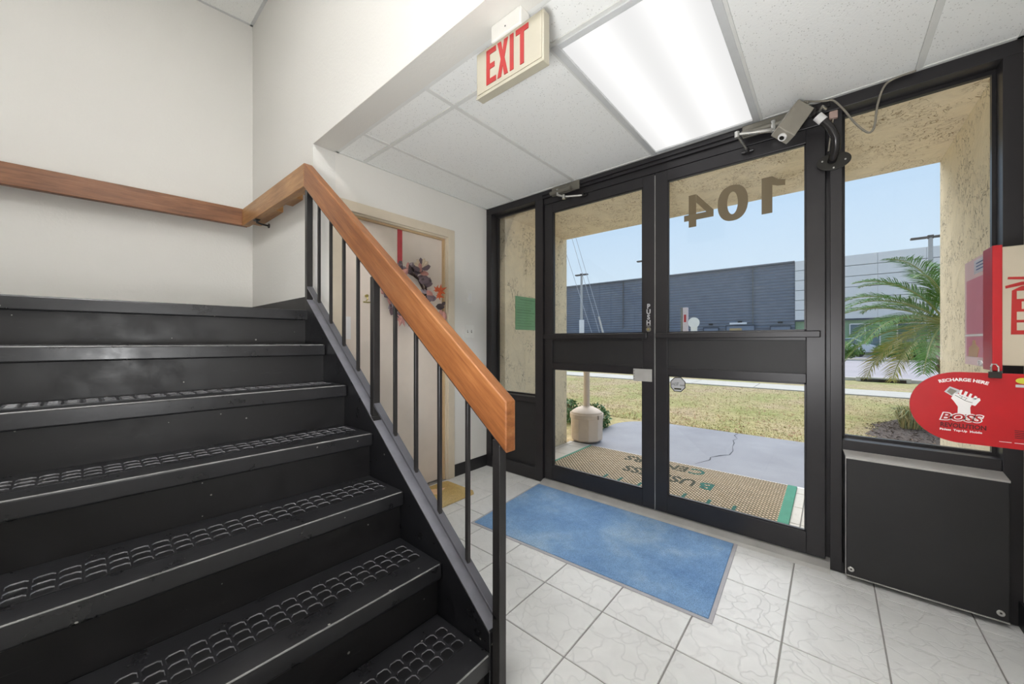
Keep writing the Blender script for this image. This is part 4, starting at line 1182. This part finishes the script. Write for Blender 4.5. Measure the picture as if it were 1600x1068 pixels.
sg = thing('hanging_sign', (2.03, -0.42, 0.94), 'red oval-ended phone recharge sign hanging under the beige cabinet', 'sign')
SX = 2.040
pts = []
uc, zc, ra, rb = 0.352, 0.941, 0.125, 0.1255
for k in range(25):
    a = R(90 + 180 * k / 24)
    pts.append((uc + ra * math.cos(a), zc + rb * math.sin(a)))
pts += [(0.600, zc - rb), (0.600, zc + rb)]
flat_poly(pts, SX, 0.006, M['signred'], 'sign_board', sg)
FX2 = SX - 0.0062
flat_poly([(0.313, 0.994), (0.326, 1.014), (0.347, 1.004), (0.352, 1.001), (0.343, 0.986), (0.337, 0.990), (0.332, 0.979)], FX2, 0.0006, M['grey_print'], 'print_phone', sg)
flat_poly([(0.319, 0.995), (0.327, 1.008), (0.343, 0.999), (0.337, 0.992), (0.331, 0.983)], FX2 - 0.0004, 0.0006, M['alu_dull'], 'print_phone_screen', sg)
flat_poly([(0.329, 0.972), (0.337, 0.990), (0.347, 0.988), (0.355, 0.987), (0.368, 0.980), (0.382, 0.977), (0.394, 0.978), (0.396, 0.971), (0.384, 0.950), (0.376, 0.953), (0.373, 0.943), (0.374, 0.918), (0.344, 0.918), (0.345, 0.943), (0.335, 0.963)], FX2 - 0.0002, 0.0006, M['white'], 'print_fist', sg)
for q4 in ([(0.351, 1.004), (0.356, 1.003), (0.352, 0.987), (0.347, 0.990)], [(0.362, 1.000), (0.368, 0.997), (0.363, 0.982), (0.357, 0.985)], [(0.373, 0.993), (0.378, 0.991), (0.374, 0.978), (0.368, 0.981)], [(0.384, 0.986), (0.389, 0.982), (0.386, 0.972), (0.379, 0.976)]):
    flat_poly(q4, FX2 - 0.0002, 0.0006, M['white'], 'print_finger', sg)
m_ = MB()
for pp in ([(0.338, 0.984), (0.350, 0.975), (0.362, 0.966), (0.378, 0.960)], [(0.348, 0.984), (0.356, 0.980), (0.352, 0.974)], [(0.358, 0.978), (0.366, 0.975), (0.361, 0.969)]):
    m_.tube([(FX2 - 0.001, -u_, z_) for u_, z_ in pp], 0.0007, 4)
m_.build('print_fist_lines', M['padlock'], sg)
text('RECHARGE HERE', 0.0150, M['white'], (FX2, -0.3565, 1.0345), (0, -1, 0), (0, 0, 1), sg, 'lettering', 0.0003, 0.0006, align='CENTER', sx=0.98, arc=(0.165, 0))
text('BOSS', 0.0345, M['white'], (FX2, -0.3025, 0.894), (0, -1, 0), (0, 0, 1), sg, 'lettering_outline', 0.0002, 0.0032, shear=0.25, sx=1.18)
text('BOSS', 0.0345, M['red'], (FX2 - 0.0006, -0.3025, 0.894), (0, -1, 0), (0, 0, 1), sg, 'lettering', 0.0002, 0.0006, shear=0.25, sx=1.18)
text('REVOLUTION', 0.0215, M['darkred'], (FX2, -0.303, 0.8685), (0, -1, 0), (0, 0, 1), sg, 'lettering', 0.0003, 0.0008, sx=0.80)
text('Pinless  Top-Up  Mobile', 0.0098, M['white'], (FX2, -0.302, 0.8555), (0, -1, 0), (0, 0, 1), sg, 'lettering', 0.0003, 0.0003, sx=1.02)
m_ = MB().disc((FX2, -0.487, 1.044), (-1, 0, 0), 0.017, 0.0006, 16, 0.010)
m_.build('logo_patch', plain('yellow_green_logo', srgb(198, 196, 60), 0.4), sg)
B((FX2 - 0.0006, -0.510, 1.022), (FX2, -0.470, 1.031)).build('logo_caption', M['grey_print'], sg)
B((FX2 - 0.0004, -0.462, 0.835), (FX2, -0.436, 0.8365)).build('small_print', M['white'], sg)
B((FX2 - 0.0004, -0.56, 0.835), (FX2, -0.468, 0.8365)).build('small_print', M['white'], sg)
for k in range(5):
    B((FX2 - 0.0004, -0.56, 0.852 + k * 0.006), (FX2, -0.468, 0.8545 + k * 0.006)).build('small_print', M['darkred'], sg)
pk = thing('padlock', (2.036, -0.424, 1.06), 'small dark padlock joining the red sign to the cabinet', 'padlock')
B((2.022, -0.440, 1.050), (2.034, -0.412, 1.072)).build('lock_body', M['padlock'], pk, bevel=0.002)
MB().tube([(2.030, -0.434, 1.070), (2.030, -0.434, 1.088), (2.036, -0.430, 1.097), (2.036, -0.422, 1.097), (2.030, -0.418, 1.088), (2.030, -0.418, 1.070)], 0.0025, 8).build('shackle', M['chrome'], pk)

# ------------------------------------------------------------------ porch
porch = B((XS + 0.05, -0.55, -0.15), (3.775, 2.34, -0.006)).build('porch_floor', M['grout'], kind='structure')
tile_field(porch, M['tile_out'], grid_lines(1.486, 0.305, XS + 0.115, 3.765), grid_lines(1.059, 0.305, -0.545, 2.335), lambda x, y: True)
B((XS + 0.112, 2.34, -0.15), (3.72, 5.2, 4.6)).build('wall_porch_left', M['stucco'], kind='structure')
B((XS + 0.112, -3.2, -0.15), (3.69, -0.55, 4.6)).build('wall_porch_right', M['stucco'], kind='structure')
B((XS + 0.112, -0.55, 2.352), (3.69, 2.34, 4.6)).build('ceiling_porch', M['stucco_soffit'], kind='structure')
gs = thing('green_notice', (2.93, 2.34, 1.44), 'green printed notice on the stucco wall beyond the narrow left pane', 'notice')
B((2.785, 2.334, 1.290), (3.105, 2.34, 1.620)).build('notice_board', M['greensign'], gs, bevel=0.001)
for k in range(11):
    zz = 1.585 - k * 0.026
    B((2.80 + (0.05 if k == 0 else 0), 2.3330, zz), (3.09 - 0.02 * ((k * 7) % 5), 2.3345, zz + (0.010 if k in (0, 4, 5) else 0.005))).build('notice_text', M['greendark'], gs)

# outdoor waffle mat with lettering that faces people arriving
om = thing('entrance_mat', (3.33, 1.13, 0), 'brown waffle entrance mat lettered BUSINESS CENTERS on the porch', 'mat')
B((2.895, 0.205, 0.0005), (3.752, 2.05, 0.010)).build('mat_base', M['waffle'], om, bevel=0.003, seg=1)
B((2.895, 0.20, 0.001), (3.752, 0.262, 0.013)).build('green_edge', M['matgreen'], om, bevel=0.004)
B((2.895, 2.030, 0.001), (3.752, 2.055, 0.012)).build('green_edge', M['matgreen'], om, bevel=0.003)
text('C', 0.205, M['mattext2'], (3.665, 0.835, 0.0105), (0, 1, 0), (-1, 0, 0), om, 'lettering', 0.0008, 0.004, sx=0.92)
text('ENTERS', 0.205, M['mattext'], (3.665, 0.975, 0.0105), (0, 1, 0), (-1, 0, 0), om, 'lettering', 0.0008, 0.004, sx=0.83)
text('B', 0.205, M['mattext2'], (3.360, 0.700, 0.0105), (0, 1, 0), (-1, 0, 0), om, 'lettering', 0.0008, 0.006, sx=0.95)
text('USINESS', 0.205, M['mattext'], (3.360, 0.835, 0.0105), (0, 1, 0), (-1, 0, 0), om, 'lettering', 0.0008, 0.004, sx=0.83)
# worn, unreadable first line
m_ = MB()
for y in (0.50, 0.66, 0.83, 1.0, 1.17, 1.34, 1.47):
    m_.box((2.93, y, 0.0102), (3.03, y + 0.022, 0.0112)).box((2.925, y, 0.0102), (2.945, y + 0.08, 0.0112))
m_.build('worn_lettering', M['mattext2'], om)

# smokers' receptacle
sr = thing('smoking_receptacle', (3.95, 2.215, 0), 'beige smokers receptacle with domed base and slender stem by the stucco wall', 'receptacle')
cc = (3.965, 2.215)
MB().lathe([(0.150, 0.0), (0.176, 0.012), (0.186, 0.03), (0.190, 0.20), (0.192, 0.268)], cc, 10).build('base_drum', M['can'], sr)
MB().lathe([(0.196, 0.268), (0.198, 0.276), (0.198, 0.318), (0.194, 0.325)], cc, 32).build('collar', M['can'], sr, smooth=False)
MB().lathe([(0.193, 0.322), (0.170, 0.345), (0.130, 0.372), (0.080, 0.392), (0.044, 0.402), (0.040, 0.408)], cc, 32).build('dome', M['can'], sr, smooth=True)
MB().lathe([(0.043, 0.400), (0.038, 0.43), (0.037, 0.80), (0.050, 0.835), (0.062, 0.86), (0.062, 0.93), (0.040, 0.975), (0.012, 0.99)], cc, 14).build('stem', M['can'], sr)
vdir = Vector((-0.76, -0.65, 0)); vs2 = Vector((0.65, -0.76, 0))
lp = Vector((cc[0], cc[1], 0.295)) + vdir * 0.170 + vs2 * 0.098
MB().tube([lp + Vector((0, 0, 0.022)), lp + vdir * 0.012, lp + Vector((0, 0, -0.022))], 0.006, 6).build('latch', M['can_dark'], sr)
MB().lathe([(0.150, 0.0), (0.150, 0.006)], cc, 20).build('foot_ring', M['can_dark'], sr)

# ------------------------------------------------------------------ ground outside
B((XS, -60, -0.30), (60, 60, -0.030)).build('ground', M['lawn'], kind='structure')
# asphalt walk with rounded corner
pts = [(3.79, -14), (5.55, -14), (5.55, 1.75)]
for k in range(1, 9):
    a = R(90 * k / 8)
    pts.append((5.55 - 0.55 + 0.55 * math.cos(a), 1.80 + 0.56 * math.sin(a)))
pts += [(4.5, 2.33), (3.79, 2.33)]
wk = MB().prism(pts, 'Z', -0.10, -0.012).build('walkway', M['asphalt'], kind='structure')
cr = MB()
path = [(3.90, 0.995), (4.12, 0.915), (4.22, 0.93), (4.36, 0.86), (4.44, 0.80), (4.62, 0.80), (4.80, 0.835), (4.98, 0.85), (5.12, 0.885), (5.24, 0.86), (5.40, 0.92), (5.54, 0.90)]
vs = []
for i, (x, y) in enumerate(path):
    wdt = 0.002 + 0.002 * ((i * 5) % 3)
    if i == 3: wdt = 0.014
    vs += [(x, y - wdt, -0.0112), (x, y + wdt, -0.0112)]
cr.add(vs, [(2 * i, 2 * i + 2, 2 * i + 3, 2 * i + 1) for i in range(len(path) - 1)])
cr.build('crack', plain('asphalt_crack', srgb(70, 70, 78), 0.9), wk)
B((3.765, -0.55, -0.10), (3.792, 2.34, -0.001)).build('edge_strip', M['white_line'], wk)
# sidewalk slabs
sd = B((11.30, -40, -0.2), (12.55, 40, -0.025)).build('sidewalk', M['grout'], kind='structure')
me0 = None
for k in range(-14, 16):
    y = k * 1.5
    if me0 is None:
        o = MB().box((11.32, y + 0.008, -0.03), (12.53, y + 1.492, -0.008)).build('slab', M['conc'], sd, loc=(11.9, y, 0))
        me0 = o.data; y00 = y
    else:
        o = D.objects.new('slab', me0); COL.objects.link(o); o.parent = sd; o.location = (11.9, y, 0)
# grass blades and fallen leaves, stuff
def scatter(n, region, hmin, hmax, wmin, wmax, mat, name, label, flat=False):
    m2 = MB()
    for _ in range(n):
        x, y = region()
        h = random.uniform(hmin, hmax); w_ = random.uniform(wmin, wmax); a = random.uniform(0, 6.28)
        dx, dy = math.cos(a) * w_, math.sin(a) * w_
        if flat:
            m2.add([(x - dx, y - dy, -0.024), (x + dy * 0.6, y - dx * 0.6, -0.020), (x + dx, y + dy, -0.012 + h * 0.2), (x - dy * 0.6, y + dx * 0.6, -0.022)], [(0, 1, 2, 3)])
        else:
            lx, ly = random.uniform(-0.6, 0.6) * h, random.uniform(-0.6, 0.6) * h
            m2.add([(x - dx, y - dy, -0.032), (x + dx, y + dy, -0.032), (x + lx, y + ly, -0.03 + h)], [(0, 1, 2)])
    o = m2.build(name, mat)
    return tag(o, label, 'grass' if 'grass' in name else 'leaves', kind='stuff')
def reg():
    x = 5.57 + 5.7 * random.random() ** 1.6
    return x, random.uniform(-2.0, 0.45 * x + 1.6)
scatter(14000, reg, 0.008, 0.022, 0.004, 0.008, M['grass_tuft'], 'lawn_grass', 'short dry grass of the lawn between walk and sidewalk')
scatter(3500, reg, 0.008, 0.024, 0.004, 0.008, plain('grass_blade_green', srgb(150, 160, 96), 0.8, var=0.2, bstr=0), 'lawn_grass', 'greener grass blades scattered through the lawn')
scatter(1500, reg, 0.01, 0.04, 0.012, 0.03, plain('fallen_leaf', srgb(170, 136, 98), 0.85, var=0.3, scale=3), 'fallen_leaves', 'small brown leaves fallen over the lawn', flat=True)
# road and far verge
B((15.8, -60, -0.2), (31.0, 60, -0.018)).build('road', M['road'], kind='structure')
B((15.55, -60, -0.2), (15.80, 60, 0.06)).build('kerb', M['conc'], kind='structure')
B((31.0, -60, -0.2), (31.25, 60, 0.08)).build('kerb', M['conc'], kind='structure')
B((35.0, -60, -0.2), (44.9, 60, -0.015)).build('car_park', M['road'], kind='structure')
gr = thing('storm_drain', (15.4, -1.0, 0), 'dark storm drain slot in the verge beside the road', 'drain')
B((15.35, -1.75, -0.02), (15.55, -0.6, 0.10)).build('drain_top', M['conc'], gr)
B((15.33, -1.65, -0.02), (15.36, -0.7, 0.06)).build('drain_slot', M['padlock'], gr)

# ------------------------------------------------------------------ building across the road
bd = thing('commercial_building', (45, 2.6, 0), 'long slate blue and white metal clad building across the road', 'building')
BX = 45.0
m_ = MB()
YL = 42.0
m_.box((BX + 0.3, 2.6, 0), (BX + 12, YL, 8.88))
m_.build('dark_wall', M['dark_clad'], bd)
m_ = MB()
for k in range(29):
    z0 = 0.02 + k * 0.306
    m_.prism([(BX + 0.30, z0), (BX + 0.22, z0 + 0.07), (BX + 0.22, z0 + 0.17), (BX + 0.30, z0 + 0.24)], 'Y', 2.6, YL)
m_.build('cladding_ribs', M['dark_clad'], bd, kind='stuff')
B((BX + 0.02, 2.6, 8.80), (BX + 0.4, YL, 8.95)).build('roof_trim', plain('grey_coping', srgb(120, 122, 124), 0.5), bd)
for y in (6.03, 20.0):
    B((BX + 0.08, y - 0.02, 2.9), (BX + 0.2, y + 0.02, 8.85)).build('wall_joint', M['alu_dull'], bd)
# white panels
B((BX + 0.2, -26, 3.1), (BX + 12, 2.58, 8.86)).build('upper_wall', plain('panel_backing', srgb(96, 104, 118), 0.6), bd)
pme = None
for r_ in range(6):
    for c_ in range(10):
        y1 = 2.57 - c_ * 2.85; z0 = 3.20 + r_ * 0.948
        if pme is None:
            o = MB().box((BX, y1 - 2.835, z0 + 0.03), (BX + 0.2, y1, z0 + 0.925)).build('wall_panel', M['white_clad'], bd, loc=(BX, y1, z0))
            pme = o.data
        else:
            o = D.objects.new('wall_panel', pme); COL.objects.link(o); o.parent = bd
            o.location = Vector((BX, y1, z0)) - bd.location
B((BX + 0.6, -26, 0), (BX + 12, 2.58, 3.1)).build('lower_wall', M['green_frame'], bd)
for k in range(8):
    y0 = -1.4 - k * 3.0
    sf = B((BX + 0.5, y0 - 1.9, 0.15), (BX + 0.62, y0, 2.7)).build('shopfront_window', M['shopglass'], bd)
    m_ = MB()
    for yy in (y0 - 1.95, y0 - 1.0, y0):
        m_.box((BX + 0.42, yy, 0.1), (BX + 0.52, yy + 0.08, 2.75))
    m_.box((BX + 0.42, y0 - 1.9, 2.68), (BX + 0.52, y0, 2.78))
    m_.build('window_frame', M['white'], sf)
for y0, y1, zt_b in [(10.6, 9.2, 2.6), (8.4, 5.9, 2.78), (4.5, 2.95, 2.62)]:
    dd = B((BX + 0.05, y1, 0), (BX + 0.13, y0, zt_b)).build('loading_door', plain('door_grey', srgb(124, 134, 148), 0.5), bd)
    m_ = MB().box((BX, y0, 0), (BX + 0.12, y0 + 0.08, zt_b + 0.1)).box((BX, y1 - 0.08, 0), (BX + 0.12, y1, zt_b + 0.1)).box((BX, y1, zt_b), (BX + 0.12, y0, zt_b + 0.1))
    m_.build('door_frame', plain('door_frame_dark', srgb(60, 68, 80), 0.5), dd)
    B((BX - 0.06, (y0 + y1) / 2 - 0.2, zt_b + 0.35), (BX + 0.12, (y0 + y1) / 2 + 0.2, zt_b + 0.5)).build('wall_lamp', M['padlock'], dd)
B((BX - 0.02, 7.0, 2.05), (BX + 0.04, 8.1, 2.55)).build('door_notice', plain('tan_notice', srgb(190, 160, 110), 0.5), bd)
B((BX - 0.05, 6.55, 2.95), (BX + 0.12, 8.1, 3.15)).build('fascia_lettering', M['white'], bd)

def light_pole(x, y, h, lean, wid, label):
    t = thing('street_light', (x, y, 0), label, 'street light', 'street lights across the road')
    MB().tube([(x, y, -0.03), (x, y, h)], [0.17, 0.11], 10).build('pole', M['lightpole'], t)
    m2 = MB().box((x - 0.18, y - wid, h), (x + 0.18, y - 0.15, h + 0.12)).box((x - 0.18, y + 0.15, h), (x + 0.18, y + wid, h + 0.12)).box((x - 0.08, y - 0.15, h - 0.05), (x + 0.08, y + 0.15, h + 0.2))
    m2.build('lamp_head', M['fixture'], t, bevel=0.02)
    return t
lp1 = light_pole(35.0, 20.16, 8.2, 0, 0.72, 'tall street light with double head, seen at left through the left door')
B((34.75, 19.75, 1.95), (34.85, 20.30, 3.45)).build('pole_cabinet', M['white'], lp1)
light_pole(37.5, 14.25, 9.3, 0, 0.85, 'street light mostly hidden behind the meeting stiles of the doors')
light_pole(37.7, -5.19, 8.2, 0, 0.95, 'tall street light with double head standing beyond the palm')
# guy wires
gw = thing('utility_wires', (30, 15.2, 0), 'three utility wires slanting down at left beyond the left door', 'wires')
for (p0, p1) in [((30, 19.8, 15.5), (30, 15.25, 1.2)), ((30, 19.3, 15.2), (30, 14.95, 1.6)), ((30, 20.4, 13.6), (30, 15.9, 1.0))]:
    MB().tube([p0, p1], 0.022, 5).build('wire', M['grey_print'], gw)
MB().tube([(30, 15.55, 3.35), (30, 14.85, 0.9), (30, 14.6, -0.03)], 0.085, 8).build('wire_guard', M['conc'], gw)

# signs by the road
py = thing('pylon_sign', (16.0, 4.49, 0), 'narrow pinkish white sign post showing above the right door bar', 'sign')
B((15.95, 4.36, -0.03), (16.10, 4.54, 2.54)).build('sign_panel', plain('pinkish_panel', srgb(206, 190, 192), 0.5), py, bevel=0.01)
B((15.96, 4.56, -0.03), (16.06, 4.62, 2.55)).build('side_post', M['alu_dull'], py)
B((15.94, 4.41, 1.95), (15.95, 4.49, 2.25)).build('red_mark', M['signred'], py)
rs = thing('round_sign', (16.0, 4.13, 0), 'cream round road sign next to the narrow sign post', 'sign')
MB().disc((16.0, 4.13, 1.92), (-1, 0, 0), 0.21, 0.03, 24).build('sign_disc', M['white'], rs)
B((16.0, 4.01, -0.03), (16.03, 4.25, 1.80)).build('sign_board', M['white'], rs)
rp = thing('banner_pole', (16.0, 0.53, 0), 'tall white pole with dark clamps at the right edge of the right door', 'pole')
B((15.96, 0.47, -0.03), (16.04, 0.53, 3.30)).build('pole', M['lightpole'], rp)
B((15.98, 0.53, 1.95), (16.0, 0.66, 3.22)).build('banner', plain('pale_banner', srgb(214, 200, 200), 0.6), rp)
for z in (2.12, 2.58, 3.05):
    MB().tube([(15.95, 0.50, z), (15.93, 0.56, z - 0.02), (15.95, 0.64, z + 0.05)], 0.022, 6).build('clamp', M['padlock'], rp)

# hedge and car by the far building
def leaf_blob(name, c, rad, n, size, mat, parent=None, label=None, cat=None):
    m2 = MB()
    for _ in range(n):
        while True:
            p = Vector((random.uniform(-1, 1), random.uniform(-1, 1), random.uniform(-1, 1)))
            if 0.35 < p.length < 1: break
        q_ = Vector((c[0] + p.x * rad[0], c[1] + p.y * rad[1], c[2] + p.z * rad[2]))
        a = Vector((random.uniform(-1, 1), random.uniform(-1, 1), random.uniform(-0.3, 1))).normalized() * size
        b = a.cross(Vector((random.uniform(-1, 1), random.uniform(-1, 1), random.uniform(-1, 1)))).normalized() * size * 0.42
        m2.add([q_ - a, q_ + b, q_ + a, q_ - b], [(0, 1, 2, 3)])
    o = m2.build(name, mat, parent)
    if label: tag(o, label, cat)
    return o
for k, (yy, ln) in enumerate([(-0.2, 1.6), (-4.0, 1.9), (-9.5, 2.2)]):
    t = thing('hedge', (34.0, yy, 0), ['low green hedge by the far road, left of the palm', 'low green hedge by the far road, behind the palm crown', 'low green hedge by the far road, right of the palm'][k], 'hedge', 'hedges along the far road')
    leaf_blob('foliage', (34.0, yy, 0.55), (0.6, ln, 0.62), 1500, 0.12, plain('hedge_leaf_%d' % k, srgb(104, 142, 62), 0.6, var=0.3), t)
    MB().tube([(34, yy, -0.03), (34, yy, 0.7)], 0.06, 6).build('stem', M['bark'], t)
car = thing('parked_car', (39.5, -0.6, 0), 'pale parked car in front of the far shopfront', 'car')
MB().prism([(-2.6, 0.35), (1.7, 0.35), (1.75, 0.8), (0.9, 0.95), (0.35, 1.42), (-1.4, 1.45), (-2.2, 0.98), (-2.6, 0.85)], 'X', 38.7, 40.3).build('car_body', plain('car_paint', srgb(214, 218, 222), 0.25), car, bevel=0.05)
MB().prism([(-1.95, 0.98), (0.75, 0.97), (0.30, 1.36), (-1.35, 1.38)], 'X', 38.66, 40.34).build('car_glass', M['shopglass'], car)
for yy in (-1.7, 1.0):
    for xx in (38.72, 40.1):
        m2 = MB(); m2.disc((xx, yy, 0.33), (1, 0, 0), 0.33, 0.2, 18); m2.build('wheel', M['padlock'], car)

# bush behind the receptacle
bu = thing('shrub', (4.75, 2.78, 0), 'small dark green shrub behind the smokers receptacle', 'shrub')
leaf_blob('foliage', (4.62, 2.50, 0.10), (0.36, 0.22, 0.22), 900, 0.035, M['leaf_g'], bu)
leaf_blob('foliage', (4.85, 3.05, 0.10), (0.30, 0.30, 0.20), 700, 0.035, M['leaf_g'], bu)
MB().tube([(4.75, 2.7, -0.03), (4.75, 2.8, 0.2)], 0.02, 6).tube([(4.75, 2.7, -0.03), (4.9, 3.1, 0.25)], 0.018, 6).build('stem', M['bark'], bu)

# mulch bed and ornamental grass
mb = MB()
mc = (7.15, -1.0)
vs = []; ring = 22
for k in range(ring):
    a = 2 * math.pi * k / ring
    r1 = 1 + 0.14 * math.sin(3 * a + 1) + 0.08 * math.sin(7 * a)
    vs.append((mc[0] + 0.95 * r1 * math.cos(a), mc[1] + 0.62 * r1 * math.sin(a), -0.029))
vs.append((mc[0], mc[1], 0.015))
mb.add(vs, [(k, (k + 1) % ring, ring) for k in range(ring)])
for _ in range(900):
    a = random.uniform(0, 6.28); q_ = math.sqrt(random.random())
    x = mc[0] + 0.95 * q_ * math.cos(a); y = mc[1] + 0.62 * q_ * math.sin(a); z = 0.016 - 0.045 * q_
    b = random.uniform(0, 6.28); L = random.uniform(0.015, 0.05)
    mb.add([(x, y, z), (x + L * math.cos(b), y + L * math.sin(b), z + random.uniform(0, 0.03)), (x + 0.012 * math.sin(b), y - 0.012 * math.cos(b), z + 0.01)], [(0, 1, 2)])
tag(mb.build('mulch_bed', M['mulch']), 'brown mulch with twigs around the foot of the palm', 'mulch', kind='stuff')
og = thing('ornamental_grass', (7.35, -0.88, 0), 'pale green ornamental grass clump in the mulch under the palm', 'grass')
mt_ = [plain('blade_sage', srgb(148, 160, 116), 0.7, var=0.2), plain('blade_straw', srgb(196, 184, 132), 0.7, var=0.2)]
for mi in range(2):
    m2 = MB()
    for _ in range(230):
        a = random.uniform(0, 6.28); L = random.uniform(0.25, 0.46); sp = random.uniform(0.15, 1.0)
        bx_, by_ = 7.38 + random.uniform(-0.12, 0.12), -0.86 + random.uniform(-0.12, 0.12)
        d = Vector((math.cos(a), math.sin(a), 0)); s_ = Vector((-math.sin(a), math.cos(a), 0)) * 0.005
        p0 = Vector((bx_, by_, -0.02)); p1 = p0 + d * L * 0.35 * sp + Vector((0, 0, L * 0.65)); p2 = p0 + d * L * 0.95 * sp + Vector((0, 0, L * (0.95 - 0.55 * sp)))
        m2.add([p0 - s_, p0 + s_, p1 + s_, p1 - s_, p2], [(0, 1, 2, 3), (3, 2, 4)])
    m2.build('blades', mt_[mi], og)

# ------------------------------------------------------------------ palm
PC = Vector((8.25, -1.36, 1.44))
pt = thing('palm_tree', (PC.x, PC.y, 0), 'young date palm with arching green fronds beyond the right window', 'palm')
m_ = MB()
for k in range(9):
    z0 = -0.03 + k * 0.145
    m_.lathe([(0.14, z0), (0.19, z0 + 0.10), (0.15, z0 + 0.145)], (PC.x, PC.y), 9)
m_.build('trunk', M['bark'], pt)
def frond(az, el, L, droop, mat):
    N = 22
    pts = []; p = PC.copy() + Vector((0.08 * math.cos(az), 0.08 * math.sin(az), 0)); e_ = el
    step = L / N
    for i in range(N + 1):
        pts.append(p.copy())
        d = Vector((math.cos(az) * math.cos(e_), math.sin(az) * math.cos(e_), math.sin(e_)))
        p = p + d * step
        e_ -= droop / N * (0.6 + 0.9 * i / N)
    m2 = MB().tube(pts, [0.014 * (1 - 0.85 * i / N) + 0.002 for i in range(N + 1)], 5)
    fr = m2.build('frond', M['palm_r'] , pt)
    m3 = MB()
    side0 = Vector((-math.sin(az), math.cos(az), 0))
    n_l = 64
    for j in range(n_l):
        t = 0.16 + 0.84 * j / n_l
        f_ = t * N; i0 = min(int(f_), N - 1); q_ = pts[i0].lerp(pts[i0 + 1], f_ - i0)
        d = (pts[i0 + 1] - pts[i0]).normalized()
        upn = side0.cross(d).normalized()
        if upn.z < 0: upn = -upn
        ll = L * 0.235 * math.sin(math.pi * (0.18 + 0.80 * t)) ** 0.6 * random.uniform(0.8, 1.1)
        for sgn in (-1, 1):
            dirn = (d * random.uniform(0.75, 1.0) + side0 * sgn * random.uniform(0.7, 0.95) + upn * random.uniform(0.05, 0.4)).normalized()
            tip = q_ + dirn * ll + Vector((0, 0, -0.18 * ll))
            mid = q_ + dirn * ll * 0.5 + Vector((0, 0, 0.02 * ll))
            w_ = d * 0.0085
            m3.add([q_ - w_ * 0.5, q_ + w_ * 0.5, mid + w_, mid - w_, tip], [(0, 1, 2, 3), (3, 2, 4)])
    m3.build('leaflets', mat, fr, kind='stuff')
rnd = random.Random(11)
nF = 40
for k in range(nF):
    az = k * 2.39996 + rnd.uniform(-0.15, 0.15)
    tt = k / nF
    el = R(78 - 100 * tt + rnd.uniform(-6, 6))
    L = rnd.uniform(1.30, 1.62)
    frond(az, el, L, R(62 + 22 * (1 - tt)), M['palm_y'] if (tt > 0.86 and k % 2) else M['palm_g'])
